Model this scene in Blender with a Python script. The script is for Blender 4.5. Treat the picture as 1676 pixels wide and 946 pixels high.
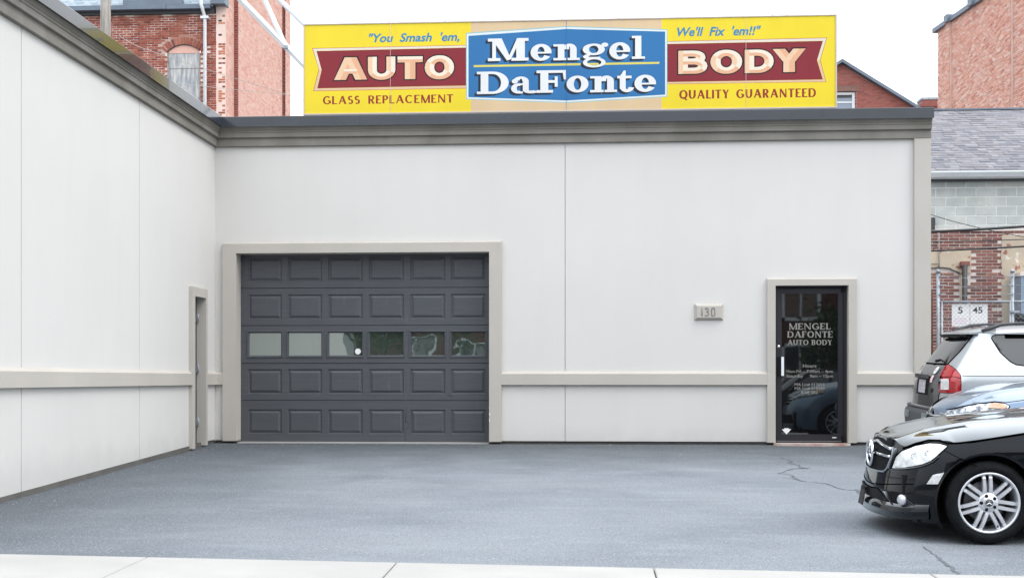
import bpy, bmesh, math, random
import numpy as np
from mathutils import Vector, Matrix, geometry
R=math.radians
for o in list(bpy.data.objects): bpy.data.objects.remove(o)
sc=bpy.context.scene; COL=sc.collection
# ------------------------------------------------------------------ camera
D,H,TH,F=18.2,0.97,math.atan(125/2000),2000.0        # metres to the wall, eye height over the door sill, heading, focal length
cd=bpy.data.cameras.new('camera'); cam=bpy.data.objects.new('camera',cd); COL.objects.link(cam)
cam.location=(0,-D,H); cam.rotation_euler=(R(90),0,TH)
cd.sensor_width=36; cd.lens=36*F/1676; cd.shift_y=(620-473)/1676; cd.clip_start=.05; cd.clip_end=2000
sc.camera=cam
# ------------------------------------------------------------------ sky, sun, exposure
SUN_EL,SUN_AZ=52,62      # azimuth: degrees to the right of the camera, behind it
w=bpy.data.worlds.new('World'); sc.world=w; w.use_nodes=True; nt=w.node_tree
bg=nt.nodes['Background']; sky=nt.nodes.new('ShaderNodeTexSky'); sky.sky_type='NISHITA'; sky.sun_disc=False
sd=Vector((math.sin(R(SUN_AZ))*math.cos(R(SUN_EL)),-math.cos(R(SUN_AZ))*math.cos(R(SUN_EL)),math.sin(R(SUN_EL))))
sky.sun_elevation=R(SUN_EL); sky.sun_rotation=math.atan2(sd.x,sd.y); sky.air_density=1.2; sky.dust_density=3
tc=nt.nodes.new('ShaderNodeTexCoord'); no=nt.nodes.new('ShaderNodeTexNoise'); no.inputs['Scale'].default_value=1.6; no.inputs['Detail'].default_value=4
nt.links.new(tc.outputs['Generated'],no.inputs['Vector'])
rp=nt.nodes.new('ShaderNodeValToRGB'); rp.color_ramp.elements[0].position=.3; rp.color_ramp.elements[1].position=.75
rp.color_ramp.elements[0].color=(10.6,11.2,12.0,1); rp.color_ramp.elements[1].color=(12.2,12.5,12.8,1)
nt.links.new(no.outputs['Fac'],rp.inputs['Fac'])
mx=nt.nodes.new('ShaderNodeMix'); mx.data_type='RGBA'; mx.inputs['Factor'].default_value=.88
nt.links.new(sky.outputs[0],mx.inputs[6]); nt.links.new(rp.outputs[0],mx.inputs[7]); nt.links.new(mx.outputs[2],bg.inputs[0])
sxyz=nt.nodes.new('ShaderNodeSeparateXYZ'); nt.links.new(tc.outputs['Generated'],sxyz.inputs[0])
mr=nt.nodes.new('ShaderNodeMapRange'); mr.inputs[1].default_value=0; mr.inputs[2].default_value=1; mr.inputs[3].default_value=1.0; mr.inputs[4].default_value=2.4; nt.links.new(sxyz.outputs[2],mr.inputs[0])
vm=nt.nodes.new('ShaderNodeVectorMath'); vm.operation='SCALE'; nt.links.new(mx.outputs[2],vm.inputs[0]); nt.links.new(mr.outputs[0],vm.inputs['Scale']); nt.links.new(vm.outputs[0],bg.inputs[0])
bg.inputs[1].default_value=.1
sl=bpy.data.lights.new('sun','SUN'); sl.energy=.9; sl.angle=R(25); sl.color=(1,.97,.93)
so=bpy.data.objects.new('sun',sl); COL.objects.link(so); so.rotation_euler=sd.to_track_quat('Z','Y').to_euler()
sc.view_settings.view_transform='Standard'; sc.view_settings.look='None'; sc.view_settings.exposure=.35; sc.view_settings.gamma=1
sc.render.engine='CYCLES'

# ------------------------------------------------------------------ tagging and mesh helpers
def tag(o,label=None,cat=None,group=None,kind=None):
    if label:o['label']=label
    if cat:o['category']=cat
    if group:o['group']=group
    if kind:o['kind']=kind
    return o
def empty(name,loc=(0,0,0),rot=(0,0,0)):
    o=bpy.data.objects.new(name,None); COL.objects.link(o); o.location=loc; o.rotation_euler=rot; o.empty_display_size=.2; return o
class MB:
    def __init__(s): s.v=[];s.f=[];s.mi=[];s.sm=[]
    def quad(s,vs,m=0,smooth=False):
        n=len(s.v); s.v+=[tuple(p) for p in vs]; s.f.append(tuple(range(n,n+len(vs)))); s.mi.append(m); s.sm.append(smooth)
    def add(s,vs,fs,m=0,smooth=False):
        n=len(s.v); s.v+=[tuple(p) for p in vs]
        for f in fs: s.f.append(tuple(i+n for i in f)); s.mi.append(m); s.sm.append(smooth)
    def box(s,x0,x1,y0,y1,z0,z1,m=0,bev=0):
        if x0>x1:x0,x1=x1,x0
        if y0>y1:y0,y1=y1,y0
        if z0>z1:z0,z1=z1,z0
        s.add([(x0,y0,z0),(x1,y0,z0),(x1,y1,z0),(x0,y1,z0),(x0,y0,z1),(x1,y0,z1),(x1,y1,z1),(x0,y1,z1)],
          [(0,3,2,1),(4,5,6,7),(0,1,5,4),(1,2,6,5),(2,3,7,6),(3,0,4,7)],m)
        return s
    def obox(s,o,u,v,w,m=0):
        """box from corner o spanned by vectors u,v,w"""
        o,u,v,w=map(Vector,(o,u,v,w)); P=[o,o+u,o+u+v,o+v]; P+= [p+w for p in P]
        fs=[(0,3,2,1),(4,5,6,7),(0,1,5,4),(1,2,6,5),(2,3,7,6),(3,0,4,7)]
        if u.cross(v).dot(w)<0: fs=[f[::-1] for f in fs]
        s.add(P,fs,m); return s
    def prism(s,pts,ax,a,b,m=0,smooth=False):
        """polygon extruded along an axis: pts are the two other coordinates in order"""
        def P(p,t): return {0:(t,p[0],p[1]),1:(p[0],t,p[1]),2:(p[0],p[1],t)}[ax]
        n=len(pts); ar=sum(pts[i][0]*pts[(i+1)%n][1]-pts[(i+1)%n][0]*pts[i][1] for i in range(n))
        if (ar>0)!=(ax!=1): pts=pts[::-1]
        if a>b:a,b=b,a
        n0=len(s.v); s.v+=[P(p,a) for p in pts]+[P(p,b) for p in pts]
        s.f.append(tuple(n0+i for i in range(n))[::-1]); s.f.append(tuple(n0+n+i for i in range(n)))
        s.mi+=[m,m]; s.sm+=[False,False]
        for i in range(n):
            j=(i+1)%n; s.f.append((n0+i,n0+j,n0+n+j,n0+n+i)); s.mi.append(m); s.sm.append(smooth)
        return s
    def tube(s,pts,r,seg=8,m=0,closed=False,cap=True,smooth=True,flat=1.0):
        pts=[Vector(p) for p in pts]; n=len(pts); rr=r if isinstance(r,(list,tuple)) else [r]*n
        rings=[]; up=None
        for i,p in enumerate(pts):
            if closed: t=pts[(i+1)%n]-pts[i-1]
            else: t=pts[min(i+1,n-1)]-pts[max(i-1,0)]
            t.normalize()
            if up is None: up=Vector((0,0,1)) if abs(t.z)<.9 else Vector((0,1,0))
            a=t.cross(up); a.normalize(); b=a.cross(t); b.normalize(); up=b
            rings.append([p+(a*math.cos(q)*flat+b*math.sin(q))*rr[i] for q in [2*math.pi*k/seg for k in range(seg)]])
        n0=len(s.v)
        for g in rings: s.v+=[tuple(q) for q in g]
        for i in range(n if closed else n-1):
            j=(i+1)%n
            for k in range(seg):
                l=(k+1)%seg; s.f.append((n0+i*seg+k,n0+i*seg+l,n0+j*seg+l,n0+j*seg+k)); s.mi.append(m); s.sm.append(smooth)
        if cap and not closed:
            s.f.append(tuple(n0+k for k in range(seg))[::-1]); s.f.append(tuple(n0+(n-1)*seg+k for k in range(seg))); s.mi+=[m,m]; s.sm+=[False,False]
        return s
    def lathe(s,prof,c=(0,0,0),seg=48,m=0,smooth=True):
        """profile of (radius, y) turned about the y axis through c"""
        n0=len(s.v); n=len(prof)
        for k in range(seg):
            a=2*math.pi*k/seg
            for r,y in prof: s.v.append((c[0]+r*math.cos(a),c[1]+y,c[2]+r*math.sin(a)))
        for k in range(seg):
            l=(k+1)%seg
            for i in range(n-1): s.f.append((n0+k*n+i,n0+l*n+i,n0+l*n+i+1,n0+k*n+i+1)); s.mi.append(m); s.sm.append(smooth)
        return s
    def build(s,name,mats,parent=None,loc=None,angle=None,fix=True):
        me=bpy.data.meshes.new(name); me.from_pydata(s.v,[],s.f)
        if not isinstance(mats,(list,tuple)): mats=[mats]
        for m in mats: me.materials.append(m)
        me.polygons.foreach_set('material_index',s.mi); me.polygons.foreach_set('use_smooth',s.sm)
        if fix:
            bm=bmesh.new(); bm.from_mesh(me); bmesh.ops.remove_doubles(bm,verts=bm.verts,dist=1e-5)
            if fix=='n': bmesh.ops.recalc_face_normals(bm,faces=bm.faces)
            bm.to_mesh(me); bm.free()
        me.update()
        o=bpy.data.objects.new(name,me); COL.objects.link(o)
        if parent: o.parent=parent
        if loc: o.location=loc
        return o
def inst(o,parent,loc=None,name=None,rot=None,scale=None):
    c=o.copy(); COL.objects.link(c); c.parent=parent
    if loc is not None: c.location=loc
    if rot is not None: c.rotation_euler=rot
    if scale is not None: c.scale=scale
    return c

# ------------------------------------------------------------------ procedural materials
def mat(name,col,col2=None,scale=8,rough=.7,metal=0,bump=0,bscale=60,coat=0,island=0,stretch=(1,1,1),detail=5,contrast=(.35,.65),bdist=.01,spec=.5,extra=None,coord='Object',trans=0,sheen=0,emit=None):
    m=bpy.data.materials.new(name); m.use_nodes=True; nt=m.node_tree; N=nt.nodes; L=nt.links; p=N['Principled BSDF']
    p.inputs['Roughness'].default_value=rough; p.inputs['Metallic'].default_value=metal; p.inputs['Coat Weight'].default_value=coat
    p.inputs['Coat Roughness'].default_value=.03; p.inputs['Specular IOR Level'].default_value=spec; p.inputs['Transmission Weight'].default_value=trans
    c1=tuple(col)+(1,)
    tcn=N.new('ShaderNodeTexCoord'); mp=N.new('ShaderNodeMapping'); mp.inputs['Scale'].default_value=stretch
    if coord=='World':
        g=N.new('ShaderNodeNewGeometry'); L.new(g.outputs['Position'],mp.inputs['Vector'])
    else: L.new(tcn.outputs[coord],mp.inputs['Vector'])
    out=None
    if col2 is not None:
        n=N.new('ShaderNodeTexNoise'); n.inputs['Scale'].default_value=scale; n.inputs['Detail'].default_value=detail; L.new(mp.outputs[0],n.inputs['Vector'])
        r=N.new('ShaderNodeValToRGB'); r.color_ramp.elements[0].position=contrast[0]; r.color_ramp.elements[1].position=contrast[1]
        r.color_ramp.elements[0].color=c1; r.color_ramp.elements[1].color=tuple(col2)+(1,); L.new(n.outputs['Fac'],r.inputs['Fac']); out=r.outputs[0]
    if island:
        g=N.new('ShaderNodeNewGeometry'); oi=N.new('ShaderNodeObjectInfo'); ad=N.new('ShaderNodeMath'); ad.operation='ADD'
        L.new(g.outputs['Random Per Island'],ad.inputs[0]); L.new(oi.outputs['Random'],ad.inputs[1])
        fr=N.new('ShaderNodeMath'); fr.operation='FRACT'; L.new(ad.outputs[0],fr.inputs[0])
        rr=N.new('ShaderNodeValToRGB'); cr=rr.color_ramp; cr.interpolation='LINEAR'
        cols=island; cr.elements[0].position=0; cr.elements[0].color=tuple(cols[0])+(1,); cr.elements[1].position=1; cr.elements[1].color=tuple(cols[-1])+(1,)
        for i,c in enumerate(cols[1:-1]): e=cr.elements.new((i+1)/(len(cols)-1)); e.color=tuple(c)+(1,)
        L.new(fr.outputs[0],rr.inputs['Fac'])
        if out is None: out=rr.outputs[0]
        else:
            x=N.new('ShaderNodeMix'); x.data_type='RGBA'; x.blend_type='MULTIPLY'; x.inputs['Factor'].default_value=1; L.new(rr.outputs[0],x.inputs[6]); L.new(out,x.inputs[7]); out=x.outputs[2]
    if out is None: p.inputs['Base Color'].default_value=c1
    else: L.new(out,p.inputs['Base Color'])
    if bump:
        n=N.new('ShaderNodeTexNoise'); n.inputs['Scale'].default_value=bscale; n.inputs['Detail'].default_value=3; L.new(mp.outputs[0],n.inputs['Vector'])
        b=N.new('ShaderNodeBump'); b.inputs['Strength'].default_value=bump; b.inputs['Distance'].default_value=bdist; L.new(n.outputs['Fac'],b.inputs['Height']); L.new(b.outputs[0],p.inputs['Normal'])
    if extra: extra(nt,p,out,mp)
    return m
def overlay(nt,out,fac,color):
    """mix a colour over the current base colour by a factor socket"""
    x=nt.nodes.new('ShaderNodeMix'); x.data_type='RGBA'; nt.links.new(fac,x.inputs['Factor']); nt.links.new(out,x.inputs[6]); x.inputs[7].default_value=tuple(color)+(1,); return x.outputs[2]
def noise_mask(nt,vec,scale,lo,hi,detail=6,stretch=(1,1,1),amp=1,rough=.6):
    mp=nt.nodes.new('ShaderNodeMapping'); mp.inputs['Scale'].default_value=stretch; nt.links.new(vec,mp.inputs['Vector'])
    n=nt.nodes.new('ShaderNodeTexNoise'); n.inputs['Scale'].default_value=scale; n.inputs['Detail'].default_value=detail; n.inputs['Roughness'].default_value=rough; nt.links.new(mp.outputs[0],n.inputs['Vector'])
    r=nt.nodes.new('ShaderNodeMapRange'); r.inputs[1].default_value=lo; r.inputs[2].default_value=hi; r.inputs[4].default_value=amp; nt.links.new(n.outputs['Fac'],r.inputs[0]); return r.outputs[0]
def stucco_extra(nt,p,out,mp):
    g=nt.nodes.new('ShaderNodeNewGeometry'); P=g.outputs['Position']
    m=noise_mask(nt,P,1.3,.42,.8,stretch=(3,3,.35),amp=.15)
    out=overlay(nt,out,m,(.52,.512,.498))
    sp=nt.nodes.new('ShaderNodeSeparateXYZ'); nt.links.new(P,sp.inputs[0]); n=nt.nodes.new('ShaderNodeTexNoise'); n.inputs['Scale'].default_value=3; n.inputs['Detail'].default_value=6; nt.links.new(P,n.inputs['Vector'])
    a=nt.nodes.new('ShaderNodeMath'); a.operation='MULTIPLY_ADD'; nt.links.new(n.outputs['Fac'],a.inputs[0]); a.inputs[1].default_value=.5; nt.links.new(sp.outputs[2],a.inputs[2])
    r=nt.nodes.new('ShaderNodeMapRange'); r.inputs[1].default_value=.52; r.inputs[2].default_value=.20; r.inputs[4].default_value=.35; nt.links.new(a.outputs[0],r.inputs[0]); out=overlay(nt,out,r.outputs[0],(.40,.40,.39))
    m=noise_mask(nt,P,130,.3,.75,detail=2,amp=.30)
    out=overlay(nt,out,m,(.49,.485,.472)); nt.links.new(out,p.inputs['Base Color'])
M={}
M['stucco']=mat('white_stucco',(.628,.617,.595),(.60,.589,.567),scale=.5,rough=.95,bump=.35,bscale=170,bdist=.004,coord='World',extra=stucco_extra,spec=.1)
def trim_extra(nt,p,out,mp):
    g=nt.nodes.new('ShaderNodeNewGeometry'); P=g.outputs['Position']
    m=noise_mask(nt,P,110,.3,.75,detail=2,amp=.35); out=overlay(nt,out,m,(.34,.325,.298)); nt.links.new(out,p.inputs['Base Color'])
M['trim']=mat('beige_stucco_trim',(.49,.462,.42),(.45,.425,.385),scale=1.2,rough=.95,bump=.4,bscale=170,bdist=.004,coord='World',extra=trim_extra,spec=.1)
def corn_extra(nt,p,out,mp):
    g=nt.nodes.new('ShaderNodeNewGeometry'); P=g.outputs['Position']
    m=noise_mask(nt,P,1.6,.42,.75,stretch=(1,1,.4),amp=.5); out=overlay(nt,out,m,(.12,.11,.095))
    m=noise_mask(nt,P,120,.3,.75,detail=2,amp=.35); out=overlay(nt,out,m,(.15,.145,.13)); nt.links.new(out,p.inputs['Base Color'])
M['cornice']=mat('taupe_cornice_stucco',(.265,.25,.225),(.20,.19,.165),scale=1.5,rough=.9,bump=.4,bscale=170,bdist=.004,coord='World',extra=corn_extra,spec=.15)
M['flash']=mat('charcoal_metal_flashing',(.010,.015,.024),(.015,.021,.032),scale=2,rough=.2,metal=0,coat=.5,coord='World',bump=.05,bscale=3,bdist=.02)
M['concrete_dark']=mat('stained_concrete_base',(.12,.115,.108),(.09,.086,.08),scale=3,rough=.95,bump=.6,bscale=60,coord='World')
M['dark']=mat('black_void',(.01,.01,.011),rough=.9,spec=.1)
def asph_extra(nt,p,out,mp):
    g=nt.nodes.new('ShaderNodeNewGeometry'); P=g.outputs['Position']
    m=noise_mask(nt,P,.55,.42,.66,stretch=(.6,1.2,1),amp=.6,detail=8); out=overlay(nt,out,m,(.20,.218,.236))
    m=noise_mask(nt,P,2.2,.52,.72,stretch=(.5,1.6,1),amp=.5,detail=8); out=overlay(nt,out,m,(.22,.245,.265))
    # darker tone towards the foot of the walls
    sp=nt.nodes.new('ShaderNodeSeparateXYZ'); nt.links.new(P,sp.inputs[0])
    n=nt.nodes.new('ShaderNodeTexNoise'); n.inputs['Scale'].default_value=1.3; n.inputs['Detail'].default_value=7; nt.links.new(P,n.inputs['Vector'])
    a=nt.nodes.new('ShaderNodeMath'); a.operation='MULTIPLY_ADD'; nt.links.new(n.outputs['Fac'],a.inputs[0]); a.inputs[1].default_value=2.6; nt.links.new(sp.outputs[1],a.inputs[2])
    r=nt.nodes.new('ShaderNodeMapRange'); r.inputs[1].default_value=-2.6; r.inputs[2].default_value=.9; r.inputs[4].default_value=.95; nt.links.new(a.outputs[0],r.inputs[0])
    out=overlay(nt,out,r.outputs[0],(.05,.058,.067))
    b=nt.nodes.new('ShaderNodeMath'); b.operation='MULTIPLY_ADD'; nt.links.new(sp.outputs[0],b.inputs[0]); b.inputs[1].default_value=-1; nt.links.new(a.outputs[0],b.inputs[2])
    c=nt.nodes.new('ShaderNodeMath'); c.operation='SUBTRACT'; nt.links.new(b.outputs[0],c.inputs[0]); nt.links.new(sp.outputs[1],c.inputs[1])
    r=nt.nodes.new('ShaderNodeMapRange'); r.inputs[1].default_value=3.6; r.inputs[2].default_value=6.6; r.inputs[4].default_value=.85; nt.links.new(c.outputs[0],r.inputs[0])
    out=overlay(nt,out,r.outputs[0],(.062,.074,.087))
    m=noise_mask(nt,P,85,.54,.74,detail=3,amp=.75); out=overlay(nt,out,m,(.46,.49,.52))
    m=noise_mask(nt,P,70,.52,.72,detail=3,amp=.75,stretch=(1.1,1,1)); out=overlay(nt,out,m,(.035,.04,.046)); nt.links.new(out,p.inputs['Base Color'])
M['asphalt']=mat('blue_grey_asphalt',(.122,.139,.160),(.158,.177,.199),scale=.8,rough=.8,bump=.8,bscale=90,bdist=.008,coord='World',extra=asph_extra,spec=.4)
M['crack']=mat('asphalt_crack',(.092,.103,.114),rough=.95)
def walk_extra(nt,p,out,mp):
    g=nt.nodes.new('ShaderNodeNewGeometry'); P=g.outputs['Position']
    m=noise_mask(nt,P,90,.5,.75,detail=3,amp=.5); out=overlay(nt,out,m,(.27,.262,.25)); nt.links.new(out,p.inputs['Base Color'])
M['walk']=mat('pale_concrete_pavement',(.355,.347,.33),(.315,.308,.294),scale=1.5,rough=.9,bump=.4,bscale=80,bdist=.004,coord='World',extra=walk_extra)
M['ground']=mat('far_ground',(.12,.12,.12),(.16,.16,.155),scale=.3,rough=.9,coord='World')
M['road']=mat('road_asphalt',(.05,.053,.058),(.07,.072,.077),scale=.8,rough=.85,bump=.6,bscale=90,coord='World')
def door_extra(nt,p,out,mp):
    g=nt.nodes.new('ShaderNodeNewGeometry'); P=g.outputs['Position']
    m=noise_mask(nt,P,14,.6,.8,detail=6,amp=.35,stretch=(1,1,.12)); out=overlay(nt,out,m,(.16,.17,.18))
    m=noise_mask(nt,P,3,.45,.7,detail=4,amp=.4); out=overlay(nt,out,m,(.06,.066,.076)); nt.links.new(out,p.inputs['Base Color'])
M['gdoor']=mat('slate_grey_door_paint',(.058,.064,.074),(.069,.075,.085),scale=4,rough=.5,bump=.35,bscale=30,bdist=.003,stretch=(.5,1,8),coord='World',extra=door_extra)
def pane_mat(name,g1,g2,refl,bs=2.5,bd=.01,b=.15):
    m=bpy.data.materials.new(name); m.use_nodes=True; nt=m.node_tree; N=nt.nodes; L=nt.links; N.remove(N['Principled BSDF'])
    d=N.new('ShaderNodeBsdfDiffuse'); gl=N.new('ShaderNodeBsdfGlossy'); gl.inputs['Roughness'].default_value=.02; x=N.new('ShaderNodeMixShader'); x.inputs[0].default_value=refl
    gl.inputs['Color'].default_value=(.92,1,.97,1)
    g=N.new('ShaderNodeNewGeometry'); n=N.new('ShaderNodeTexNoise'); n.inputs['Scale'].default_value=bs; L.new(g.outputs['Position'],n.inputs['Vector'])
    bu=N.new('ShaderNodeBump'); bu.inputs['Strength'].default_value=b; bu.inputs['Distance'].default_value=bd; L.new(n.outputs['Fac'],bu.inputs['Height']); L.new(bu.outputs[0],gl.inputs['Normal'])
    r=N.new('ShaderNodeValToRGB'); r.color_ramp.elements[0].color=tuple(g1)+(1,); r.color_ramp.elements[1].color=tuple(g2)+(1,); L.new(n.outputs['Fac'],r.inputs[0]); L.new(r.outputs[0],d.inputs[0])
    L.new(d.outputs[0],x.inputs[1]); L.new(gl.outputs[0],x.inputs[2]); L.new(x.outputs[0],N['Material Output'].inputs[0]); return m
M['gpane']=pane_mat('garage_window_glass',(.025,.036,.032),(.05,.07,.06),.31,bs=1.6,bd=.02,b=.25)
M['dglass']=pane_mat('tinted_door_glass',(.004,.004,.005),(.006,.006,.007),.10,bs=.8,bd=.01,b=.1)
M['wglass']=pane_mat('window_glass',(.03,.035,.04),(.05,.055,.06),.25)
M['bronze']=mat('dark_bronze_frame',(.022,.022,.028),rough=.45,metal=.3)
M['chrome']=mat('chrome',(.75,.77,.8),rough=.12,metal=1)
M['steel']=mat('galvanised_steel',(.34,.37,.40),(.24,.27,.30),scale=10,rough=.5,metal=.5,coord='World')
M['white_letter']=mat('white_vinyl',(.8,.8,.8),rough=.5)
M['grey_letter']=mat('grey_vinyl_letter',(.21,.205,.19),rough=.6)
M['sidedoor']=mat('dark_grey_door_paint',(.075,.078,.085),rough=.5)
# brick tones are multiplied by a small mottling
def brick(name,cols,c2=(.85,.85,.85)):
    return mat(name,(1,1,1),c2,scale=30,rough=.95,bump=.5,bscale=60,bdist=.004,island=cols,coord='World',spec=.15)
M['brick_red']=brick('old_red_brick',[(.20,.06,.045),(.30,.085,.06),(.36,.12,.085),(.25,.075,.06),(.42,.16,.11),(.17,.055,.05)])
M['brick_lot']=brick('worn_brown_brick',[(.17,.08,.07),(.24,.10,.085),(.28,.12,.10),(.20,.085,.075),(.33,.17,.13),(.13,.075,.07)])
M['brick_pink']=brick('faded_pink_brick',[(.66,.38,.31),(.70,.46,.39),(.68,.41,.34),(.72,.52,.46),(.62,.33,.27),(.68,.42,.35)])
M['brick_dk']=brick('dark_red_brick',[(.27,.10,.085),(.36,.13,.11),(.32,.11,.09),(.24,.085,.075)])
M['brick_or']=brick('orange_brick',[(.66,.34,.27),(.72,.44,.36),(.68,.38,.30),(.74,.56,.49),(.56,.27,.21),(.70,.40,.31)])
M['brick_pier']=brick('patched_pier_brick',[(.42,.14,.08),(.50,.19,.12),(.05,.045,.05),(.38,.12,.08),(.55,.24,.15)])
M['mortar']=mat('pale_lime_mortar',(.66,.61,.57),(.52,.45,.41),scale=1.8,rough=.98,bump=.5,bscale=50,coord='World')
M['mortar_red']=mat('reddened_mortar',(.34,.18,.14),(.80,.72,.66),scale=2.2,rough=.98,contrast=(.42,.6),coord='World')
M['mortar_pink']=mat('pink_mortar',(.74,.60,.54),(.66,.48,.41),scale=1.0,rough=.98,coord='World')
M['mortar_dk']=mat('dull_mortar',(.34,.22,.19),(.28,.16,.14),scale=2,rough=.98,coord='World')
M['cmu']=mat('grey_concrete_block',(.56,.58,.56),(.46,.48,.47),scale=3,rough=.95,bump=.4,bscale=60,coord='World',island=[(1,1,1),(.88,.9,.9),(1,.98,.95),(.93,.93,.93)])
M['mortar_white']=mat('white_mortar',(.80,.80,.78),rough=.95)
def plaster_extra(nt,p,out,mp):
    g=nt.nodes.new('ShaderNodeNewGeometry'); P=g.outputs['Position']
    m=noise_mask(nt,P,4.2,.60,.64,detail=5,amp=.9); out=overlay(nt,out,m,(.26,.10,.075))
    m=noise_mask(nt,P,2.6,.64,.68,detail=5,amp=.8); out=overlay(nt,out,m,(.66,.66,.63)); nt.links.new(out,p.inputs['Base Color'])
M['plaster']=mat('peeling_tan_render',(.50,.42,.32),(.43,.36,.28),scale=2,rough=.95,bump=.5,bscale=40,coord='World',extra=plaster_extra)
M['shingle']=mat('grey_asphalt_shingle',(1,1,1),(.8,.8,.82),scale=40,rough=.95,coord='World',island=[(.17,.17,.185),(.22,.215,.23),(.14,.145,.165),(.20,.19,.20),(.25,.245,.26)])
M['slate']=mat('blue_slate',(1,1,1),(.9,.9,.9),scale=30,rough=.7,coord='World',island=[(.13,.18,.22),(.20,.26,.31),(.28,.33,.38),(.15,.20,.24)])
M['gutter_dk']=mat('blue_grey_gutter_paint',(.14,.18,.23),(.11,.14,.18),scale=2,rough=.5,coord='World')
M['white_paint']=mat('white_paint',(.74,.77,.80),(.68,.71,.74),scale=3,rough=.45,coord='World')
M['ply']=mat('weathered_plywood',(.56,.54,.51),(.20,.23,.27),scale=4.5,rough=.9,stretch=(3,1,.5),coord='World',contrast=(.3,.7))
M['wood_trim']=mat('brown_lintel_stone',(.22,.12,.10),(.17,.095,.08),scale=6,rough=.9,coord='World')
M['pole_wood']=mat('grey_pole_wood',(.36,.34,.31),(.20,.18,.16),scale=5,rough=.9,stretch=(6,6,.5),coord='World')
M['iron']=mat('black_iron_pipe',(.035,.037,.042),rough=.5)
M['cable']=mat('black_cable',(.02,.022,.025),rough=.6)
M['wire_white']=mat('pale_wire',(.38,.36,.34),rough=.6)
M['rust']=mat('rusty_steel',(.11,.05,.04),(.07,.04,.035),scale=8,rough=.85)
M['roofing']=mat('roof_gravel',(.2,.2,.2),(.15,.15,.15),scale=5,rough=.95,coord='World')
M['foliage']=mat('leaf_green',(1,1,1),(.8,.8,.8),scale=4,rough=.7,island=[(.03,.07,.02),(.06,.11,.03),(.045,.09,.03),(.09,.14,.045)])
M['bark']=mat('bark',(.12,.10,.08),(.07,.06,.05),scale=6,rough=.95,stretch=(4,4,.6))
M['render_beige']=mat('beige_render',(.45,.44,.36),(.40,.40,.33),scale=.6,rough=.9,coord='World')
# sign paints
def paintm(n,c,c2=None): return mat(n,c,c2 or tuple(k*.94 for k in c),scale=2.5,rough=.5,coord='World',stretch=(1,1,.3),spec=.25)
SP={k:paintm('sign_paint_'+n,c) for k,(n,c) in dict(Y=('yellow',(.74,.585,.028)),P=('peach',(.62,.46,.29)),M=('maroon',(.215,.02,.03)),R=('red_line',(.42,.06,.03)),C=('cream',(.66,.61,.54)),p=('pale_peach',(.64,.46,.30)),
 B=('blue',(.026,.15,.36)),W=('white',(.68,.69,.70)),T=('teal_line',(.18,.46,.52)),K=('navy_shadow',(.012,.022,.04)),L=('lemon_line',(.62,.55,.10)),b=('sky_blue',(.03,.21,.42)),k=('black_outline',(.02,.012,.015)),
 r=('brick_red',(.27,.03,.022)),l=('letter_light',(.76,.66,.54)),m=('letter_mid',(.73,.50,.33)),d=('letter_dark',(.68,.38,.23)),f=('fold',(.02,.15,.38))).items()}
# car finishes
def gloss_black(name):
    m=bpy.data.materials.new(name); m.use_nodes=True; nt=m.node_tree; N=nt.nodes; L=nt.links; N.remove(N['Principled BSDF'])
    d=N.new('ShaderNodeBsdfDiffuse'); d.inputs[0].default_value=(.004,.005,.007,1); g=N.new('ShaderNodeBsdfGlossy'); g.inputs['Roughness'].default_value=.035; g.inputs['Color'].default_value=(.93,.97,1,1)
    lw=N.new('ShaderNodeLayerWeight'); p=N.new('ShaderNodeMath'); p.operation='POWER'; p.inputs[1].default_value=2.7; L.new(lw.outputs['Facing'],p.inputs[0])
    k=N.new('ShaderNodeMath'); k.operation='MULTIPLY_ADD'; L.new(p.outputs[0],k.inputs[0]); k.inputs[1].default_value=1.0; k.inputs[2].default_value=.022; k.use_clamp=True
    x=N.new('ShaderNodeMixShader'); L.new(k.outputs[0],x.inputs[0]); L.new(d.outputs[0],x.inputs[1]); L.new(g.outputs[0],x.inputs[2]); L.new(x.outputs[0],N['Material Output'].inputs[0]); return m
M['black_paint']=gloss_black('black_car_paint')
def flakes(name,c,rough=.32,metal=.75): return mat(name,c,tuple(min(1,k*1.06) for k in c),scale=300,rough=rough,metal=metal,coat=1)
M['blue_paint']=flakes('light_blue_car_paint',(.13,.19,.275))
M['silver_paint']=flakes('silver_car_paint',(.42,.455,.475),rough=.34)
M['grey_panel']=mat('darkened_silver_tailgate',(.10,.10,.105),rough=.35,metal=.5,coat=.6)  # silver tailgate, its darker reflections put into a dark grey base colour
M['grey_plastic']=mat('grey_bumper_plastic',(.075,.078,.085),rough=.55)
M['black_plastic']=mat('black_plastic',(.007,.007,.008),rough=.6,spec=.2)
M['seam']=mat('black_shut_line',(.002,.002,.002),rough=1,spec=0)
M['autoglass']=mat('dark_car_glass',(.012,.015,.018),rough=.03,spec=.8,coat=.5)
def mesh_extra(nt,p,out,mp):
    v=nt.nodes.new('ShaderNodeTexVoronoi'); v.inputs['Scale'].default_value=90; nt.links.new(mp.outputs[0],v.inputs['Vector'])
    r=nt.nodes.new('ShaderNodeMapRange'); r.inputs[1].default_value=.3; r.inputs[2].default_value=.6; nt.links.new(v.outputs['Distance'],r.inputs[0])
    x=nt.nodes.new('ShaderNodeMix'); x.data_type='RGBA'; nt.links.new(r.outputs[0],x.inputs['Factor']); x.inputs[6].default_value=(.0015,.0015,.002,1); x.inputs[7].default_value=(.014,.015,.017,1); nt.links.new(x.outputs[2],p.inputs['Base Color'])
M['grille_mesh']=mat('black_grille_mesh',(.01,.01,.01),rough=.8,spec=.1,extra=mesh_extra)
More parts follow.
